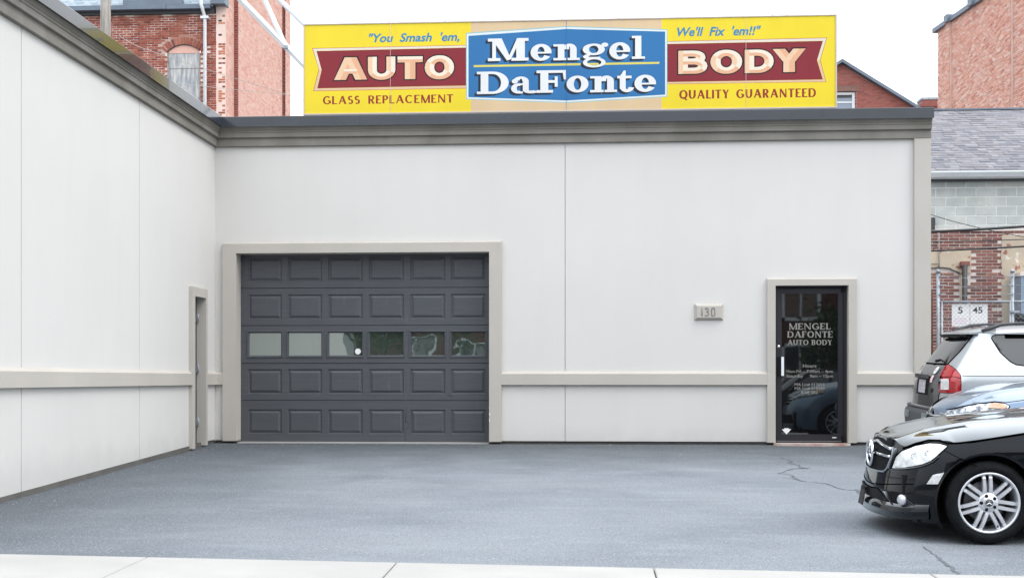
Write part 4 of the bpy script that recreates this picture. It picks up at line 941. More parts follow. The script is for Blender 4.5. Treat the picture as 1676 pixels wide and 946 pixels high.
# flank wall going back from the corner, in three steps
Xs=[XC,XC+.13,XC+.24]; yA=atXy(383,XC); yB=atXy(462,Xs[1]); yC=atXy(475.5,Xs[2])
segs=[(Xs[0],Yw,yA),(Xs[1],yA,yB),(Xs[2],yB,yC)]; ztop=19
for X_,ya,yb in segs:
    brickwork(wh,Vector((X_,ya,zb_))-wl,(0,1,0),(1,0,0),yb-ya,ztop-zb_,M['brick_pink'],M['mortar_pink'],name='flank_brick',backing=.3,proud=.008,jig=.006)
mb=MB()
for X_,ya,w_ in ((Xs[0],yA,.13),(Xs[1],yB,.11)):
    brickwork(wh,Vector((X_,ya-.008,zb_))-wl,(1,0,0),(0,-1,0),w_,ztop-zb_,M['brick_dk'],M['mortar_dk'],pu=.13,name='step_brick',backing=.05)
rel(MB().box(wx0,XC-.3,yC-.3,yC,0,12),wh,'rear_wall',M['brick_dk']); rel(MB().box(wx0-.1,wx0,Yw+.3,yC-.3,0,11),wh,'side_wall',M['brick_dk']); rel(MB().box(wx0,XC-.31,Yw+.002,Yw+.25,0,4.39),wh,'lower_wall',M['brick_dk']); rel(MB().box(XC-.3,XC,Yw+.3,yC-.002,0,4.39),wh,'lower_side_wall',M['brick_dk'])

# ---- telegraph pole and wires at left
pX,pz=at(173.5,20,6.5); 
mb=MB(); mb.tube([(0,0,0),(0,0,4),(-.01,0,8.2),(.0,0,11)],[.13,.12,.105,.09],14); po=mb.build('telegraph_pole',M['pole_wood'],loc=(pX,6.5,0)); tag(po,'weathered grey wooden pole rising behind the roof edge at upper left','pole')
def wire(name,pts,r,m,label,group=None,sag=.1):
    P=[]
    for (a,b) in zip(pts[:-1],pts[1:]):
        a,b=Vector(a),Vector(b)
        for k in range(12): t=k/12; p=a.lerp(b,t); p.z-=sag*4*t*(1-t); P.append(p)
    P.append(Vector(pts[-1])); o=MB().tube(P,r,6).build(name,m); tag(o,label,'cable',group); return o
def W3(px,py,Y): X_,Z_=at(px,py,Y); return (X_,Y,Z_)
wire('overhead_wire',[W3(196,60,10),W3(232,79,10),W3(477,157,14),W3(620,200,20)],.008,M['wire_white'],'thin pale wire slanting down across the red brick wall at left',sag=.02)
wire('overhead_wire',[W3(240,131,8),W3(500,158,14),W3(640,172,18)],.006,M['wire_white'],'thin wire running almost level across the foot of the red brick wall',sag=.02)
# ---- white steel truss behind the billboard
tb=empty('steel_truss',(at(560,180,4)[0],4,4.55)); tl=Vector(tb.location); tag(tb,'white painted steel lattice truss slanting down behind the left end of the billboard','truss')
def tr_(a,b,r,name,yo=0): o=MB().tube([(a[0],4+yo,a[1]),(b[0],4+yo,b[1])],r,4 if r>.05 else 10,smooth=False).build(name,M['white_paint'],tb,fix=False); o.data.transform(Matrix.Translation(-tl)); return o
tr_(at(60,-345,4),at(574,186,4),.058,'chord'); tr_(at(60,-400,4),at(640,180,4),.05,'chord',.5)
tr_(at(428,-10,3.95),at(468,79,3.95),.045,'brace',.0); tr_(at(428,-10,4.2),at(340,-60,4.2),.04,'brace')
o=MB().box(at(464,79,3.9)[0],at(471,79,3.9)[0],3.88,3.94,at(464,80,3.9)[1],at(464,75,3.9)[1]).build('gusset',M['steel'],tb,fix=False); o.data.transform(Matrix.Translation(-tl))
tr_(at(62,-420,4),(at(62,-345,4)[0],4.55),.09,'mast')
for k in range(4): tr_(at(340-80*k,-60-85*k,4),at(300-80*k,-185-75*k,4),.04,'brace',.1)

# ---- right: brick and block building across the alley
Yr=9.3
rb=empty('alley_building',(12,Yr,0)); tag(rb,'low building at right with brick ground floor, grey block upper wall and shingle roof','building'); rl=Vector(rb.location)
rx0=at(1500,500,Yr)[0]-.6; rx1=at(1676,500,Yr)[0]+4
bz=at(1600,377,Yr)[1]   # top of the brickwork
def P2(px,py): return at(px,py,Yr)
plx1=P2(1638,400)[0]; plz=P2(1640,383)[1]
aw=(P2(1500,440)[0],P2(1571,440)[0])
def skipr(a,v):
    x=rx0+a; z=v
    px0=P2(1638,450)[0]
    if x>px0+.08*math.sin(z*37) and z<P2(1640,384)[1] : return True       # rendered bay at right
    zt2,zb2=P2(1550,408)[1],P2(1550,446)[1]
    if x<P2(1589,430)[0] and zb2-.25*((x-P2(1535,440)[0])/.75)**2*.9<z<zt2: return True   # rendered panel
    if P2(1569,500)[0]<x<P2(1582,500)[0] and z<P2(1570,425)[1]: return True
    return False
brickwork(rb,Vector((rx0,Yr,0))-rl,(1,0,0),(0,-1,0),rx1-rx0,bz,M['brick_lot'],M['mortar'],pu=.236,pv=.0705,jt=.016,proud=.012,skip=skipr,parts=300,
   order=lambda a,v:(0 if P2(1518,500)[0]<rx0+a<P2(1680,500)[0] and v>P2(1600,600)[1] else 1, -v),name='brick',jig=.004)
# render patches, ragged edge
def ragged(poly,amp=.02,step=.06):
    out=[]
    for a,b in zip(poly,poly[1:]+poly[:1]):
        n=max(1,int(math.dist(a,b)/step))
        for k in range(n): t=k/n; out.append((a[0]+(b[0]-a[0])*t+random.uniform(-amp,amp),a[1]+(b[1]-a[1])*t+random.uniform(-amp,amp)))
    return out
for k,poly in enumerate(([P2(1639,385),P2(1760,385),P2(1760,700),P2(1640,700)],[P2(1505,409),P2(1589,409),P2(1588,447),P2(1570,445),P2(1550,438),P2(1530,438),P2(1505,444)],[P2(1571,440),P2(1583,440),P2(1582,520),P2(1572,520)])):
    mb=MB(); mb.prism(ragged(poly),1,Yr-.010-.003*k,Yr+.02); rel(mb,rb,'render_patch',M['plaster'])
# arch line over the panel and a drain pipe
mb=MB(); mb.tube([(*P2(1505,443),)[0:1]+(Yr-.03,)+(P2(1505,443)[1],)]+[(P2(x,y)[0],Yr-.03,P2(x,y)[1]) for x,y in ((1520,440),(1535,438),(1550,439),(1565,445),(1571,449))],.012,6); rel(mb,rb,'arch_crack',M['iron'])
mb=MB(); xx=P2(1576,480)[0]; mb.tube([(xx,Yr+.02,P2(1576,434)[1]),(xx,Yr-.13,P2(1576,434)[1]),(xx,Yr-.13,0)],.055,12); rel(mb,rb,'drain_pipe',M['iron'])
mb=MB(); mb.box(P2(1570,440)[0],P2(1584,440)[0],Yr-.16,Yr,P2(1570,436)[1],P2(1570,429)[1]); rel(mb,rb,'pipe_collar',M['brick_lot'])
mb=MB(); xx=P2(1536,400)[0]; mb.tube([(xx,Yr-.04,P2(1536,437)[1]),(xx,Yr-.04,bz)],.012,6); mb.tube([(P2(1505,431)[0],Yr-.04,P2(1505,431)[1]),(xx,Yr-.04,P2(1535,431)[1])],.012,6); rel(mb,rb,'conduit',M['wire_white'])
# block wall above
bt=at(1600,293,Yr)[1]; 
mb=MB(); mb.box(rx0,rx1,Yr+.055,Yr+.3,bz,bt+.1); rel(mb,rb,'block_mortar',M['mortar_white'])
pu,pv=.437,.205; nrow=int((bt-bz)/pv)+2; first=None
for r_ in range(nrow):
    for c in range(int((rx1-rx0)/pu)+1):
        x=rx0+c*pu+(r_%2)*pu/2-.05; z=bt-(r_+1)*pv+.03
        if z<bz-.15 or x+pu>rx1: continue
        hh=pv-.022; zz=z
        if zz<bz: hh-=(bz-zz); zz=bz
        if hh<.03: continue
        if first is None:
            b=MB(); b.box(0,pu-.022,0,.06,0,pv-.022); first=b.build('concrete_block',M['cmu'],rb,fix=False); c_=first
        else: c_=inst(first,rb)
        c_.location=Vector((x,Yr+.044+random.uniform(-.002,.002),zz))-rl; c_.scale=(1,1,hh/(pv-.022))
mb=MB(); mb.box(rx0,rx1,Yr-.02,Yr+.30,bz-.02,bz+.035); rel(mb,rb,'wall_ledge',M['mortar'])
mb=MB(); mb.box(P2(1519,370)[0],P2(1529,370)[0],Yr-.08,Yr+.04,bz+.02,P2(1525,357)[1]); rel(mb,rb,'junction_box',M['iron'])
# gutter, fascia, shingle roof
g0,g1=at(1600,291,Yr-.3)[1],at(1600,280.5,Yr-.3)[1]
mb=MB(); mb.prism([(Yr-.38,g1),(Yr-.38,g1-.03),(Yr-.30,g0+.02),(Yr-.12,g0),(Yr-.12,g1)],0,rx0-.3,rx1); rel(mb,rb,'gutter',M['white_paint'])
mb=MB(); mb.box(rx0-.3,rx1,Yr-.12,Yr+.06,g0-.03,g1); rel(mb,rb,'soffit_board',M['iron'])
ry,rz0=Yr-.36,g1+.01; dyr=5.2; slope=.56; 
zr_top=None
# choose the ridge so that it lies on the sight line of the roof top
best=min(range(200,900),key=lambda k:abs(at(1600,180.5,ry+k/100)[1]-(rz0+slope*k/100))); dyr=best/100
mb=MB(); mb.quad([(rx0-.3,ry,rz0-.02),(rx1,ry,rz0-.02),(rx1,ry+dyr,rz0+slope*dyr-.02),(rx0-.3,ry+dyr,rz0+slope*dyr-.02)]); mb.quad([(rx0-.3,ry+dyr,rz0+slope*dyr-.02),(rx1,ry+dyr,rz0+slope*dyr-.02),(rx1,ry+2*dyr,rz0-.02),(rx0-.3,ry+2*dyr,rz0-.02)]); rel(mb,rb,'roof_deck',M['iron'])
mb=MB(); ex=.14; nr=int(dyr/ex)
for r_ in range(nr):
    y=ry+r_*ex; x=rx0-.3+random.uniform(0,.1)
    while x<rx1:
        w_=random.choice((.12,.16,.22,.3)); z=rz0+slope*(y-ry); th=random.choice((.012,.016,.024)); x1=min(x+w_,rx1)
        mb.add([(x+.002,y,z+th),(x1-.002,y,z+th),(x1-.002,y+ex*1.3,z+slope*ex*1.3+.004),(x+.002,y+ex*1.3,z+slope*ex*1.3+.004),(x+.002,y,z-.01),(x1-.002,y,z-.01)],[(0,1,2,3),(4,5,1,0)]); x=x1
rel(mb,rb,'shingle',M['shingle'],kind='stuff')
mb=MB(); mb.box(rx0-.3,rx1,ry+dyr-.08,ry+dyr+.08,rz0+slope*dyr-.01,rz0+slope*dyr+.03); rel(mb,rb,'ridge_cap',M['gutter_dk'])
rel(MB().box(rx0,rx0+.3,Yr+.3,ry+2*dyr-.5,0,bt),rb,'end_wall',M['brick_lot']); rel(MB().box(rx0,rx1,ry+2*dyr-.5,ry+2*dyr-.2,0,bt),rb,'rear_wall',M['brick_lot'])
mb=MB(); z_a,z_b=bt,rz0+slope*dyr-.03; mb.prism([(Yr+.3,bt),(ry+2*dyr-.5,bt),(ry+dyr,z_b)],0,rx0,rx0+.28); rel(mb,rb,'gable_wall',M['brick_lot'])
# blue grey meter cabinet at the right edge
mc=empty('meter_cabinet',(at(1690,500,Yr-.45)[0],Yr-.3,0)); tag(mc,'tall blue grey rounded metal cabinet against the tan rendered wall at the right edge','cabinet'); q0,q1=at(1668.5,500,Yr-.45)[0],at(1668.5,500,Yr-.45)[0]+.75; zc0,zc1=at(1670,514,Yr-.45)[1],at(1670,452,Yr-.45)[1]
cab=mat('blue_grey_cabinet',(.25,.31,.40),(.21,.27,.35),scale=2,rough=.45)
o=MB().box(q0,q1,Yr-.55,Yr-.02,zc0,zc1).build('cabinet_body',cab,mc,fix=False); o.data.transform(Matrix.Translation(-Vector(mc.location)))
o=MB().prism([(q0-.03,zc1),(q0-.02,zc1+.07),(q0+.1,zc1+.10),(q1,zc1+.10),(q1+.03,zc1)],1,Yr-.58,Yr-.02).build('cabinet_cap',M['mortar'],mc,fix=False); o.data.transform(Matrix.Translation(-Vector(mc.location)))
o=MB().box(q0-.06,q1,Yr-.60,Yr-.02,zc0-.10,zc0).box(q0+.1,q1-.1,Yr-.4,Yr-.1,0,zc0-.1).build('cabinet_bracket',M['iron'],mc,fix=False); o.data.transform(Matrix.Translation(-Vector(mc.location)))

# ---- thick cables crossing the alley
for (a,b,r,Y_,lab) in (((1480,381),(1740,366),.029,7.2,'thick black twisted cable, upper one in front of the grey block wall'),((1480,412),(1740,399),.020,6.9,'black cable crossing the brick wall below the twisted one'),((1480,396),(1740,389),.010,6.7,'thin dark cable between the two thick cables at right')):
    p,q=W3(*a,Y_),W3(*b,Y_); wire('overhead_cable',[(p[0]-3,Y_,p[2]+.1),p,q,(q[0]+6,Y_,q[2]+.3)],r,M['cable'],lab,sag=.02)
p,q=W3(1522,351,7.5),W3(1590,370,7.5); wire('service_wire',[p,q,W3(1676,388,7.5)],.008,M['cable'],'thin wire dropping across the grey block wall at right',sag=.01)

# ---- chain link fence with barbed wire arms and the two lot signs
Yf=6.2
fe=empty('chain_link_fence',(at(1535,500,Yf)[0],Yf,0)); fl=Vector(fe.location); tag(fe,'chain link fence with barbed wire strands across the alley in front of the brick wall','fence')
def F2(px,py,y=Yf): return at(px,py,y)
def fput(mb,name,m,fix=False,kind=None):
    o=mb.build(name,m,fe,fix=fix); o.data.transform(Matrix.Translation(-fl)); 
    if kind:o['kind']=kind
    return o
railz=F2(1600,494)[1]; pz_=F2(1535,446)[1]
posts=[F2(1535.5,500)[0],F2(1657,500)[0],F2(1657,500)[0]+2.4,F2(1657,500)[0]+4.8]
for x in posts:
    fput(MB().tube([(x,Yf,0),(x,Yf,pz_)],.035,12),'post',M['steel']); fput(MB().tube([(x,Yf,pz_-.01),(x,Yf,pz_+.04),(x,Yf,pz_+.06)],[.045,.042,.01],12),'post_cap',M['steel'])
fput(MB().tube([(posts[0],Yf-.01,railz),(posts[-1],Yf-.01,railz)],.024,10),'top_rail',M['steel'])
gx0,gx1=F2(1541,500)[0],F2(1653,500)[0]
for x in (gx0,gx1): fput(MB().tube([(x,Yf-.02,.1),(x,Yf-.02,railz)],.02,8),'gate_stile',M['steel'])
fput(MB().tube([(gx0,Yf-.02,.1),(gx1,Yf-.02,.1)],.02,8),'gate_rail',M['steel'])
for k,z in enumerate((.15,.34,.54)):
    zz=railz+(pz_-railz)*(.25+.3*k); P=[(posts[0]+(posts[1]-posts[0])*t/10,Yf-.05,zz-.03*math.sin(math.pi*t/10)) for t in range(11)]; fput(MB().tube(P,.004,4),'barbed_wire',M['steel'])
    P=[(posts[1]+(posts[-1]-posts[1])*t/10,Yf-.05,zz) for t in range(11)]; fput(MB().tube(P,.004,4),'barbed_wire',M['steel'])
    for x in posts[:2]: fput(MB().tube([(x,Yf-.03,zz),(x+(.13 if x==posts[0] else -.13),Yf-.05,zz+.01)],.01,5),'wire_clip',M['steel'])
mb=MB(); d=.085; x0,x1,z1=posts[0],posts[-1],railz
k=0; 
while x0+k*d<x1+z1:
    for sg in (1,-1):
        xs_=x0+k*d
        # wire from the bottom (xs_-z1.. ) diagonal up
        a=(xs_-z1,0) ; b=(xs_,z1)
        if a[0]<x0: t=(x0-a[0]); a=(x0,t)
        if b[0]>x1: t=b[0]-x1; b=(x1,z1-t)
        if b[1]-a[1]>.05:
            if sg<0: a,b=((x0+x1)-a[0],a[1]),((x0+x1)-b[0],b[1])
            mb.tube([(a[0],Yf+.004*sg,a[1]),(b[0],Yf+.004*sg,b[1])],.0022,3,cap=False)
    k+=1
fput(mb,'chain_mesh',M['steel'],kind='stuff')
fput(MB().tube([(F2(1527.5,500)[0],Yf+.1,0),(F2(1527.5,500)[0],Yf+.1,F2(1527,477)[1])],.022,8),'rusty_stake',M['rust'])
for zz in (F2(1530,548)[1],F2(1530,513)[1]): fput(MB().tube([(F2(1526,500)[0],Yf+.06,zz),(F2(1541,500)[0],Yf,zz)],.012,6),'tie_rod',M['iron'])
latz=F2(1660,510)[1]; fput(MB().box(gx1-.02,posts[1]+.12,Yf-.06,Yf-.035,latz-.02,latz+.02),'gate_latch',M['steel'])
for px0,px1,t,lab,tx in ((1557.5,1586.5,'5','white lot sign reading 5 wired to the chain link fence, left of the pair',(1568,1576)),(1587.5,1616,'45','white lot sign reading 45 wired to the chain link fence, right of the pair',(1592,1608.5))):
    a,b=F2(px0,500,Yf+.03)[0],F2(px1,500,Yf+.03)[0]; z0,z1_=F2(1570,534,Yf+.03)[1],F2(1570,497.5,Yf+.03)[1]
    sg=empty('lot_sign',((a+b)/2,Yf+.03,z0)); tag(sg,lab,'sign')
    o=MB().box(a,b,Yf+.012,Yf+.018,z0,z1_).build('sign_plate',M['white_letter'],sg,fix=False); o.data.transform(Matrix.Translation(-Vector(sg.location)))
    o=sans(t,F2(tx[0],500,Yf)[0],F2(tx[1],500,Yf)[0],F2(1570,512.5)[1],F2(1570,502)[1]-F2(1570,512.5)[1],Yf+.010,M['iron'],sg,bold=.02); o.data.transform(Matrix.Translation(-Vector(sg.location)))
    if t=='5':
        mb=MB()
        for r_ in range(3): mb.box(a+.04,b-.05,Yf+.0095,Yf+.0105,z0+.05+.045*r_,z0+.065+.045*r_)
        o=mb.build('faded_text_bar',mat('faded_pink',(.72,.55,.66),rough=.7),sg,fix=False); o.data.transform(Matrix.Translation(-Vector(sg.location)))

# ---- far right: tall orange brick mill with a raking parapet
def onray(px,depth):
    r=ray(px,620); return Vector((r[0]*depth,-D+r[1]*depth))
A=onray(1535.5,46); Bp=onray(1676,46*(1535-705)/(1676-705)); du=(Bp-A); Lw=du.length; du.normalize(); nn=Vector((du.y,-du.x)); 
if nn.dot(Vector((0,-D))-A)<0: nn=-nn
ml=empty('brick_mill',(A.x,A.y,0)); tag(ml,'tall orange brick mill at the far right edge with raking dark coping','building'); mll=Vector(ml.location)
LW=Lw*1.5; zr=lambda x: 14.2
segs=[(0,1.45),(1.45,LW)]
zA=H+(620-52)/2000*46
def topz(s): # coping follows a straight rake then steps
    return zA+.0*s+ .62*s
steps=[0,1.1,2.2,3.4,4.6,5.8,7,LW]
def mput(mb,name,m,kind=None,fix=False):
    o=mb.build(name,m,ml,fix=fix); o.data.transform(Matrix.Translation(-mll)); 
    if kind:o['kind']=kind
    return o
U3=Vector((du.x,du.y,0)); N3=Vector((nn.x,nn.y,0)); A3=Vector((A.x,A.y,0)); Zv=Vector((0,0,1))
ZL=8.5; 
mb=MB()
P=[A3+U3*s for s in (0,LW)]
mb.add([A3,A3+U3*LW,A3+U3*LW+Zv*(topz(0)+.1),A3+Zv*(topz(0)),A3-N3*.4,A3+U3*LW-N3*.4,A3+U3*LW+Zv*(topz(0)+.1)-N3*.4,A3+Zv*topz(0)-N3*.4],[(0,1,2,3),(5,4,7,6),(4,0,3,7),(3,2,6,7),(1,5,6,2)])
mput(mb,'wall_core',M['mortar_pink'])
hgt=topz(0)-ZL
strips=[(0,.95,0),(.95,1.25,.09),(1.25,5.6,.0),(5.6,6.0,.09),(6.0,LW,0)]
for a,b,pj in strips:
    if pj: mput(MB().obox(A3+U3*a+Zv*ZL,U3*(b-a),N3*pj,Zv*(hgt)),'pilaster_core',M['mortar_pink'])
    brickwork(ml,A3+U3*a+N3*(pj+.020)+Zv*ZL-mll,U3,N3,b-a,hgt,M['brick_or'],None,name='mill_brick',jig=.012,proud=.02,pu=.22,pv=.073)
# raking coping: horizontal in the world here reads as a rake from below
c=MB()
for a,b in ((-.25,1.0),(1.02,1.3),(1.32,3.0),(3.02,3.3),(3.32,LW)):
    dz=.10 if b-a<.4 else 0
    c.obox(A3+U3*a-N3*.45+Zv*(topz(0)+.0),U3*(b-a),N3*(.58+dz),Zv*(.16+dz))
mput(c,'coping',M['gutter_dk'])
mput(MB().obox(A3-N3*.4,U3*.4,-N3*12,Zv*topz(0)),'side_wall',M['brick_or'])
# ---- brick gable house behind the billboard's right end
Yg2=40.0; gd_=empty('gable_house',(at(1377,300,Yg2)[0],Yg2,0)); g_l=Vector(gd_.location); tag(gd_,'dark red brick gable house seen over the roof right of the billboard','building')
kx,kz=at(1377,104,Yg2); slp=(at(1497,178,Yg2)[1]-kz)/(at(1497,178,Yg2)[0]-kx); hwid=6.2
def gskip(a,v):
    x=-hwid+a; z=10.5+v
    if z>kz+slp*abs(x)-.02: return True
    wx1=at(1401,160,Yg2)[0]-kx; 
    if wx1-1.55<x<wx1 and z<at(1390,150,Yg2)[1]: return True
    if wx1-1.75<x<at(1406,140,Yg2)[0]-kx and at(1390,150,Yg2)[1]<=z<at(1390,141,Yg2)[1]: return True
    return False
brickwork(gd_,Vector((kx-hwid,Yg2,10.5))-g_l,(1,0,0),(0,-1,0),2*hwid,kz-10.5,M['brick_dk'],None,name='gable_brick',skip=gskip,pu=.22,pv=.072)
mb=MB(); ez=kz-abs(slp)*hwid; wx1=at(1401,160,Yg2)[0]; wz1=at(1390,150,Yg2)[1]
mb.prism([(kx-hwid,0),(wx1-1.55,0),(wx1-1.55,wz1),(wx1,wz1),(wx1,0),(kx+hwid,0),(kx+hwid,ez-.03),(kx,kz-.03),(kx-hwid,ez-.03)],1,Yg2+.008,Yg2+.3); o=mb.build('gable_wall',M['mortar_dk'],gd_,fix=False); o.data.transform(Matrix.Translation(-g_l))
def gput(mb,name,m,fix=False): o=mb.build(name,m,gd_,fix=fix); o.data.transform(Matrix.Translation(-g_l)); return o
gput(MB().box(wx1-1.75,at(1406,140,Yg2)[0],Yg2-.03,Yg2+.1,wz1,at(1390,141,Yg2)[1]),'lintel',M['wood_trim'])
wf=MB(); 
for p in ((wx1-1.5,wx1-.02,wz1-.14,wz1-.02),(wx1-.16,wx1-.02,8,wz1-.14),(wx1-1.5,wx1-1.4,8,wz1-.14)): wf.box(p[0],p[1],Yg2+.08,Yg2+.14,p[2],p[3])
wfo=gput(wf,'window_frame',M['white_paint']); gput(MB().box(wx1-1.45,wx1-.1,Yg2+.12,Yg2+.13,8,wz1-.1),'window_pane',mat('grey_window_pane',(.22,.27,.33),rough=.25))
gput(MB().box(wx1-1.4,wx1-.16,Yg2+.10,Yg2+.12,at(1390,168,Yg2)[1],at(1390,166,Yg2)[1]),'sash_rail',M['white_paint'])
gput(MB().box(wx1-1.45,wx1-.1,Yg2+.09,Yg2+.119,wz1-.26,wz1-.14),'window_head',M['iron'])
mb=MB(); th=.12
for sg in (1,-1):
    mb.add([(kx,Yg2-.25,kz),(kx+sg*(hwid+.5),Yg2-.25,kz-abs(slp)*(hwid+.5)),(kx+sg*(hwid+.5),Yg2+9,kz-abs(slp)*(hwid+.5)),(kx,Yg2+9,kz)]+[(kx,Yg2-.25,kz+th*1.3),(kx+sg*(hwid+.5),Yg2-.25,kz-abs(slp)*(hwid+.5)+th*1.3),(kx+sg*(hwid+.5),Yg2+9,kz-abs(slp)*(hwid+.5)+th*1.3),(kx,Yg2+9,kz+th*1.3)],[(0,1,5,4),(1,2,6,5),(4,5,6,7),(3,2,1,0),(2,3,7,6)])
gput(mb,'roof',M['gutter_dk'],fix='n')
# chimney on its right slope
cx0,cx1=at(1518.5,170,Yg2)[0],at(1518.5,170,Yg2)[0]+1.0; cz=at(1525,152,Yg2)[1]
ch_=MB(); ch_.box(cx0,cx1,Yg2+1.008,Yg2+1.8,8,cz-.1); cho=gput(ch_,'chimney',M['mortar_dk'])
brickwork(gd_,Vector((cx0,Yg2+1,12))-g_l,(1,0,0),(0,-1,0),cx1-cx0,cz-.12-12,M['brick_dk'],None,name='chimney_brick',pu=.22,pv=.072)
gput(MB().box(cx0-.08,cx1+.08,Yg2+.94,Yg2+1.85,at(1525,167,Yg2)[1],at(1525,163.5,Yg2)[1]),'chimney_band',M['brick_dk']); gput(MB().box(cx0-.03,cx1+.03,Yg2+.97,Yg2+1.83,cz-.1,cz),'chimney_cap',M['steel'])

# ---- across the street, seen only in reflections
def facade(name,x0,x1,y,h,mw,label,wins,frame):
    e=empty(name,((x0+x1)/2,y,-.5)); tag(e,label,'building'); L=Vector(e.location)
    o=MB().box(x0,x1,y-8,y,-.5,h).build('wall',mw,e,fix=False); o.data.transform(Matrix.Translation(-L))
    for (a,b,c,d) in wins:
        f=MB(); 
        for p in ((a,b,d-.12,d),(a,b,c,c+.12),(a,a+.12,c,d),(b-.12,b,c,d),((a+b)/2-.03,(a+b)/2+.03,c,d),(a,b,(c+d)/2-.03,(c+d)/2+.03)): f.box(p[0],p[1],y-.02,y+.05,p[2],p[3])
        fo=f.build('window_frame',frame,e,fix=False); fo.data.transform(Matrix.Translation(-L))
        p=MB().box(a,b,y-.01,y+.02,c,d).build('window_pane',M['wglass'],e,fix=False); p.data.transform(Matrix.Translation(-L))
    return e
bk=mat('street_house_brick',(.13,.055,.045),(.10,.04,.032),scale=9,rough=.95,coord='World',stretch=(1,1,3))
facade('street_house',-9.2,16,-31,8.2,bk,'red brick house with white sash windows across the street',[(x,x+1.5,z,z+2.6) for x in (-8.1,-4.9,-1.7,1.5,4.6,7.7,10.9,13.8) for z in (-.2,3.3)],M['white_paint'])
facade('street_shop',-17,-9.6,-30,6.5,M['render_beige'],'beige rendered building across the street',[(x,x+2.0,1.0,2.4) for x in (-15,-11.5)],M['bronze'])
def tree(x,y,h,r,label):
    e=empty('street_tree',(x,y,-.5)); tag(e,label,'tree'); t=MB(); t.tube([(0,0,0),(.03,0,h*.35),(.0,.05,h*.6)],[.14,.11,.06],10)
    lf=MB(); rnd=random.Random(int(x*10)+7)
    tips=[]
    for k in range(9):
        a=rnd.uniform(0,6.28); el=rnd.uniform(.2,1.1); L_=r*rnd.uniform(.6,1); p0=Vector((0,0,h*rnd.uniform(.35,.55))); p1=p0+Vector((math.cos(a)*math.cos(el),math.sin(a)*math.cos(el),math.sin(el)))*L_; t.tube([p0,(p0+p1)/2+Vector((0,0,.1)),p1],[.05,.03,.012],6); tips.append(p1)
    for k in range(6500):
        c=rnd.choice(tips)+Vector((rnd.gauss(0,r*.24),rnd.gauss(0,r*.24),rnd.gauss(0,r*.22))); d=Vector((rnd.uniform(-1,1),rnd.uniform(-1,1),rnd.uniform(-1,1))).normalized(); q=d.orthogonal().normalized(); s=rnd.uniform(.06,.12)
        lf.quad([c-d*s,c+q*s*.5,c+d*s,c-q*s*.5])
    t.build('trunk',M['bark'],e,fix=False); lf.build('crown',M['foliage'],e,fix=False)
tree(-6.9,-26,6.4,2.6,'leafy green street tree between the beige building and the brick house'); tree(9.6,-27.5,4.3,1.7,'smaller leafy street tree in front of the brick house')
def curve(pts):
    xs=[p[0] for p in pts];ys=[p[1] for p in pts];n=len(xs)
    d=[(ys[i+1]-ys[i])/(xs[i+1]-xs[i]) for i in range(n-1)]
    m=[d[0]]+[0 if d[i-1]*d[i]<=0 else 2*d[i-1]*d[i]/(d[i-1]+d[i]) for i in range(1,n-1)]+[d[-1]]
    def f(x):
        if x<=xs[0]:return ys[0]
        if x>=xs[-1]:return ys[-1]
        i=0
        while x>xs[i+1]:i+=1
        h=xs[i+1]-xs[i];t=(x-xs[i])/h
        return ys[i]*(1+2*t)*(1-t)**2+m[i]*h*t*(1-t)**2+ys[i+1]*t*t*(3-2*t)-m[i+1]*h*t*t*(1-t)
    return f
class Body:
    """car body shell: x runs from the end nearest -x, y across, z up from the ground"""
    def __init__(b,N,R,W,zt,zb,zc,Cf=.7,Cr=.5,nf=2.4,nr=3.0,k=2.6,zref=.6):
        b.N,b.R,b.W,b.zt,b.zb,b.zc=map(curve,(N,R,W,zt,zb,zc));b.Cf,b.Cr,b.nf,b.nr,b.k,b.zref=Cf,Cr,nf,nr,k,zref
    def plan(b,s,z):
        W=b.W(z)
        if s<=1:
            t=s*math.pi/2;p=2/b.nf
            return b.N(z)+b.Cf*(1-max(math.cos(t),0)**p),W*math.sin(t)**p
        a=b.N(z)+b.Cf;e=b.R(z)-b.Cr
        if s<2:return a+(e-a)*(s-1),W
        t=(3-s)*math.pi/2;p=2/b.nr
        return b.R(z)-b.Cr*(1-max(math.cos(t),0)**p),W*max(math.sin(t),0)**p
    def at(b,s,v):
        xn=b.plan(s,b.zref)[0]
        zb,zt=b.zb(xn),b.zt(xn);z=zb+(zt-zb)*v
        x,y=b.plan(s,z);return x,y,z
    def side(b,x,z):
        W=b.W(z);a=b.N(z)+b.Cf;e=b.R(z)-b.Cr
        if x<a:q=min(1,(a-x)/b.Cf);return W*max(0,1-q**b.nf)**(1/b.nf)
        if x>e:q=min(1,(x-e)/b.Cr);return W*max(0,1-q**b.nr)**(1/b.nr)
        return W
    def front(b,y,z):
        q=min(1,abs(y)/b.W(z));return b.N(z)+b.Cf-b.Cf*(1-q**b.nf)**(1/b.nf)
    def rear(b,y,z):
        q=min(1,abs(y)/b.W(z));return b.R(z)-b.Cr+b.Cr*(1-q**b.nr)**(1/b.nr)
    def top(b,x,y):
        z=b.zt(x);ye=max(.05,b.side(x,z));w=min(1,abs(y)/ye)
        return z+(b.zc(x)-z)*(1-w**b.k)
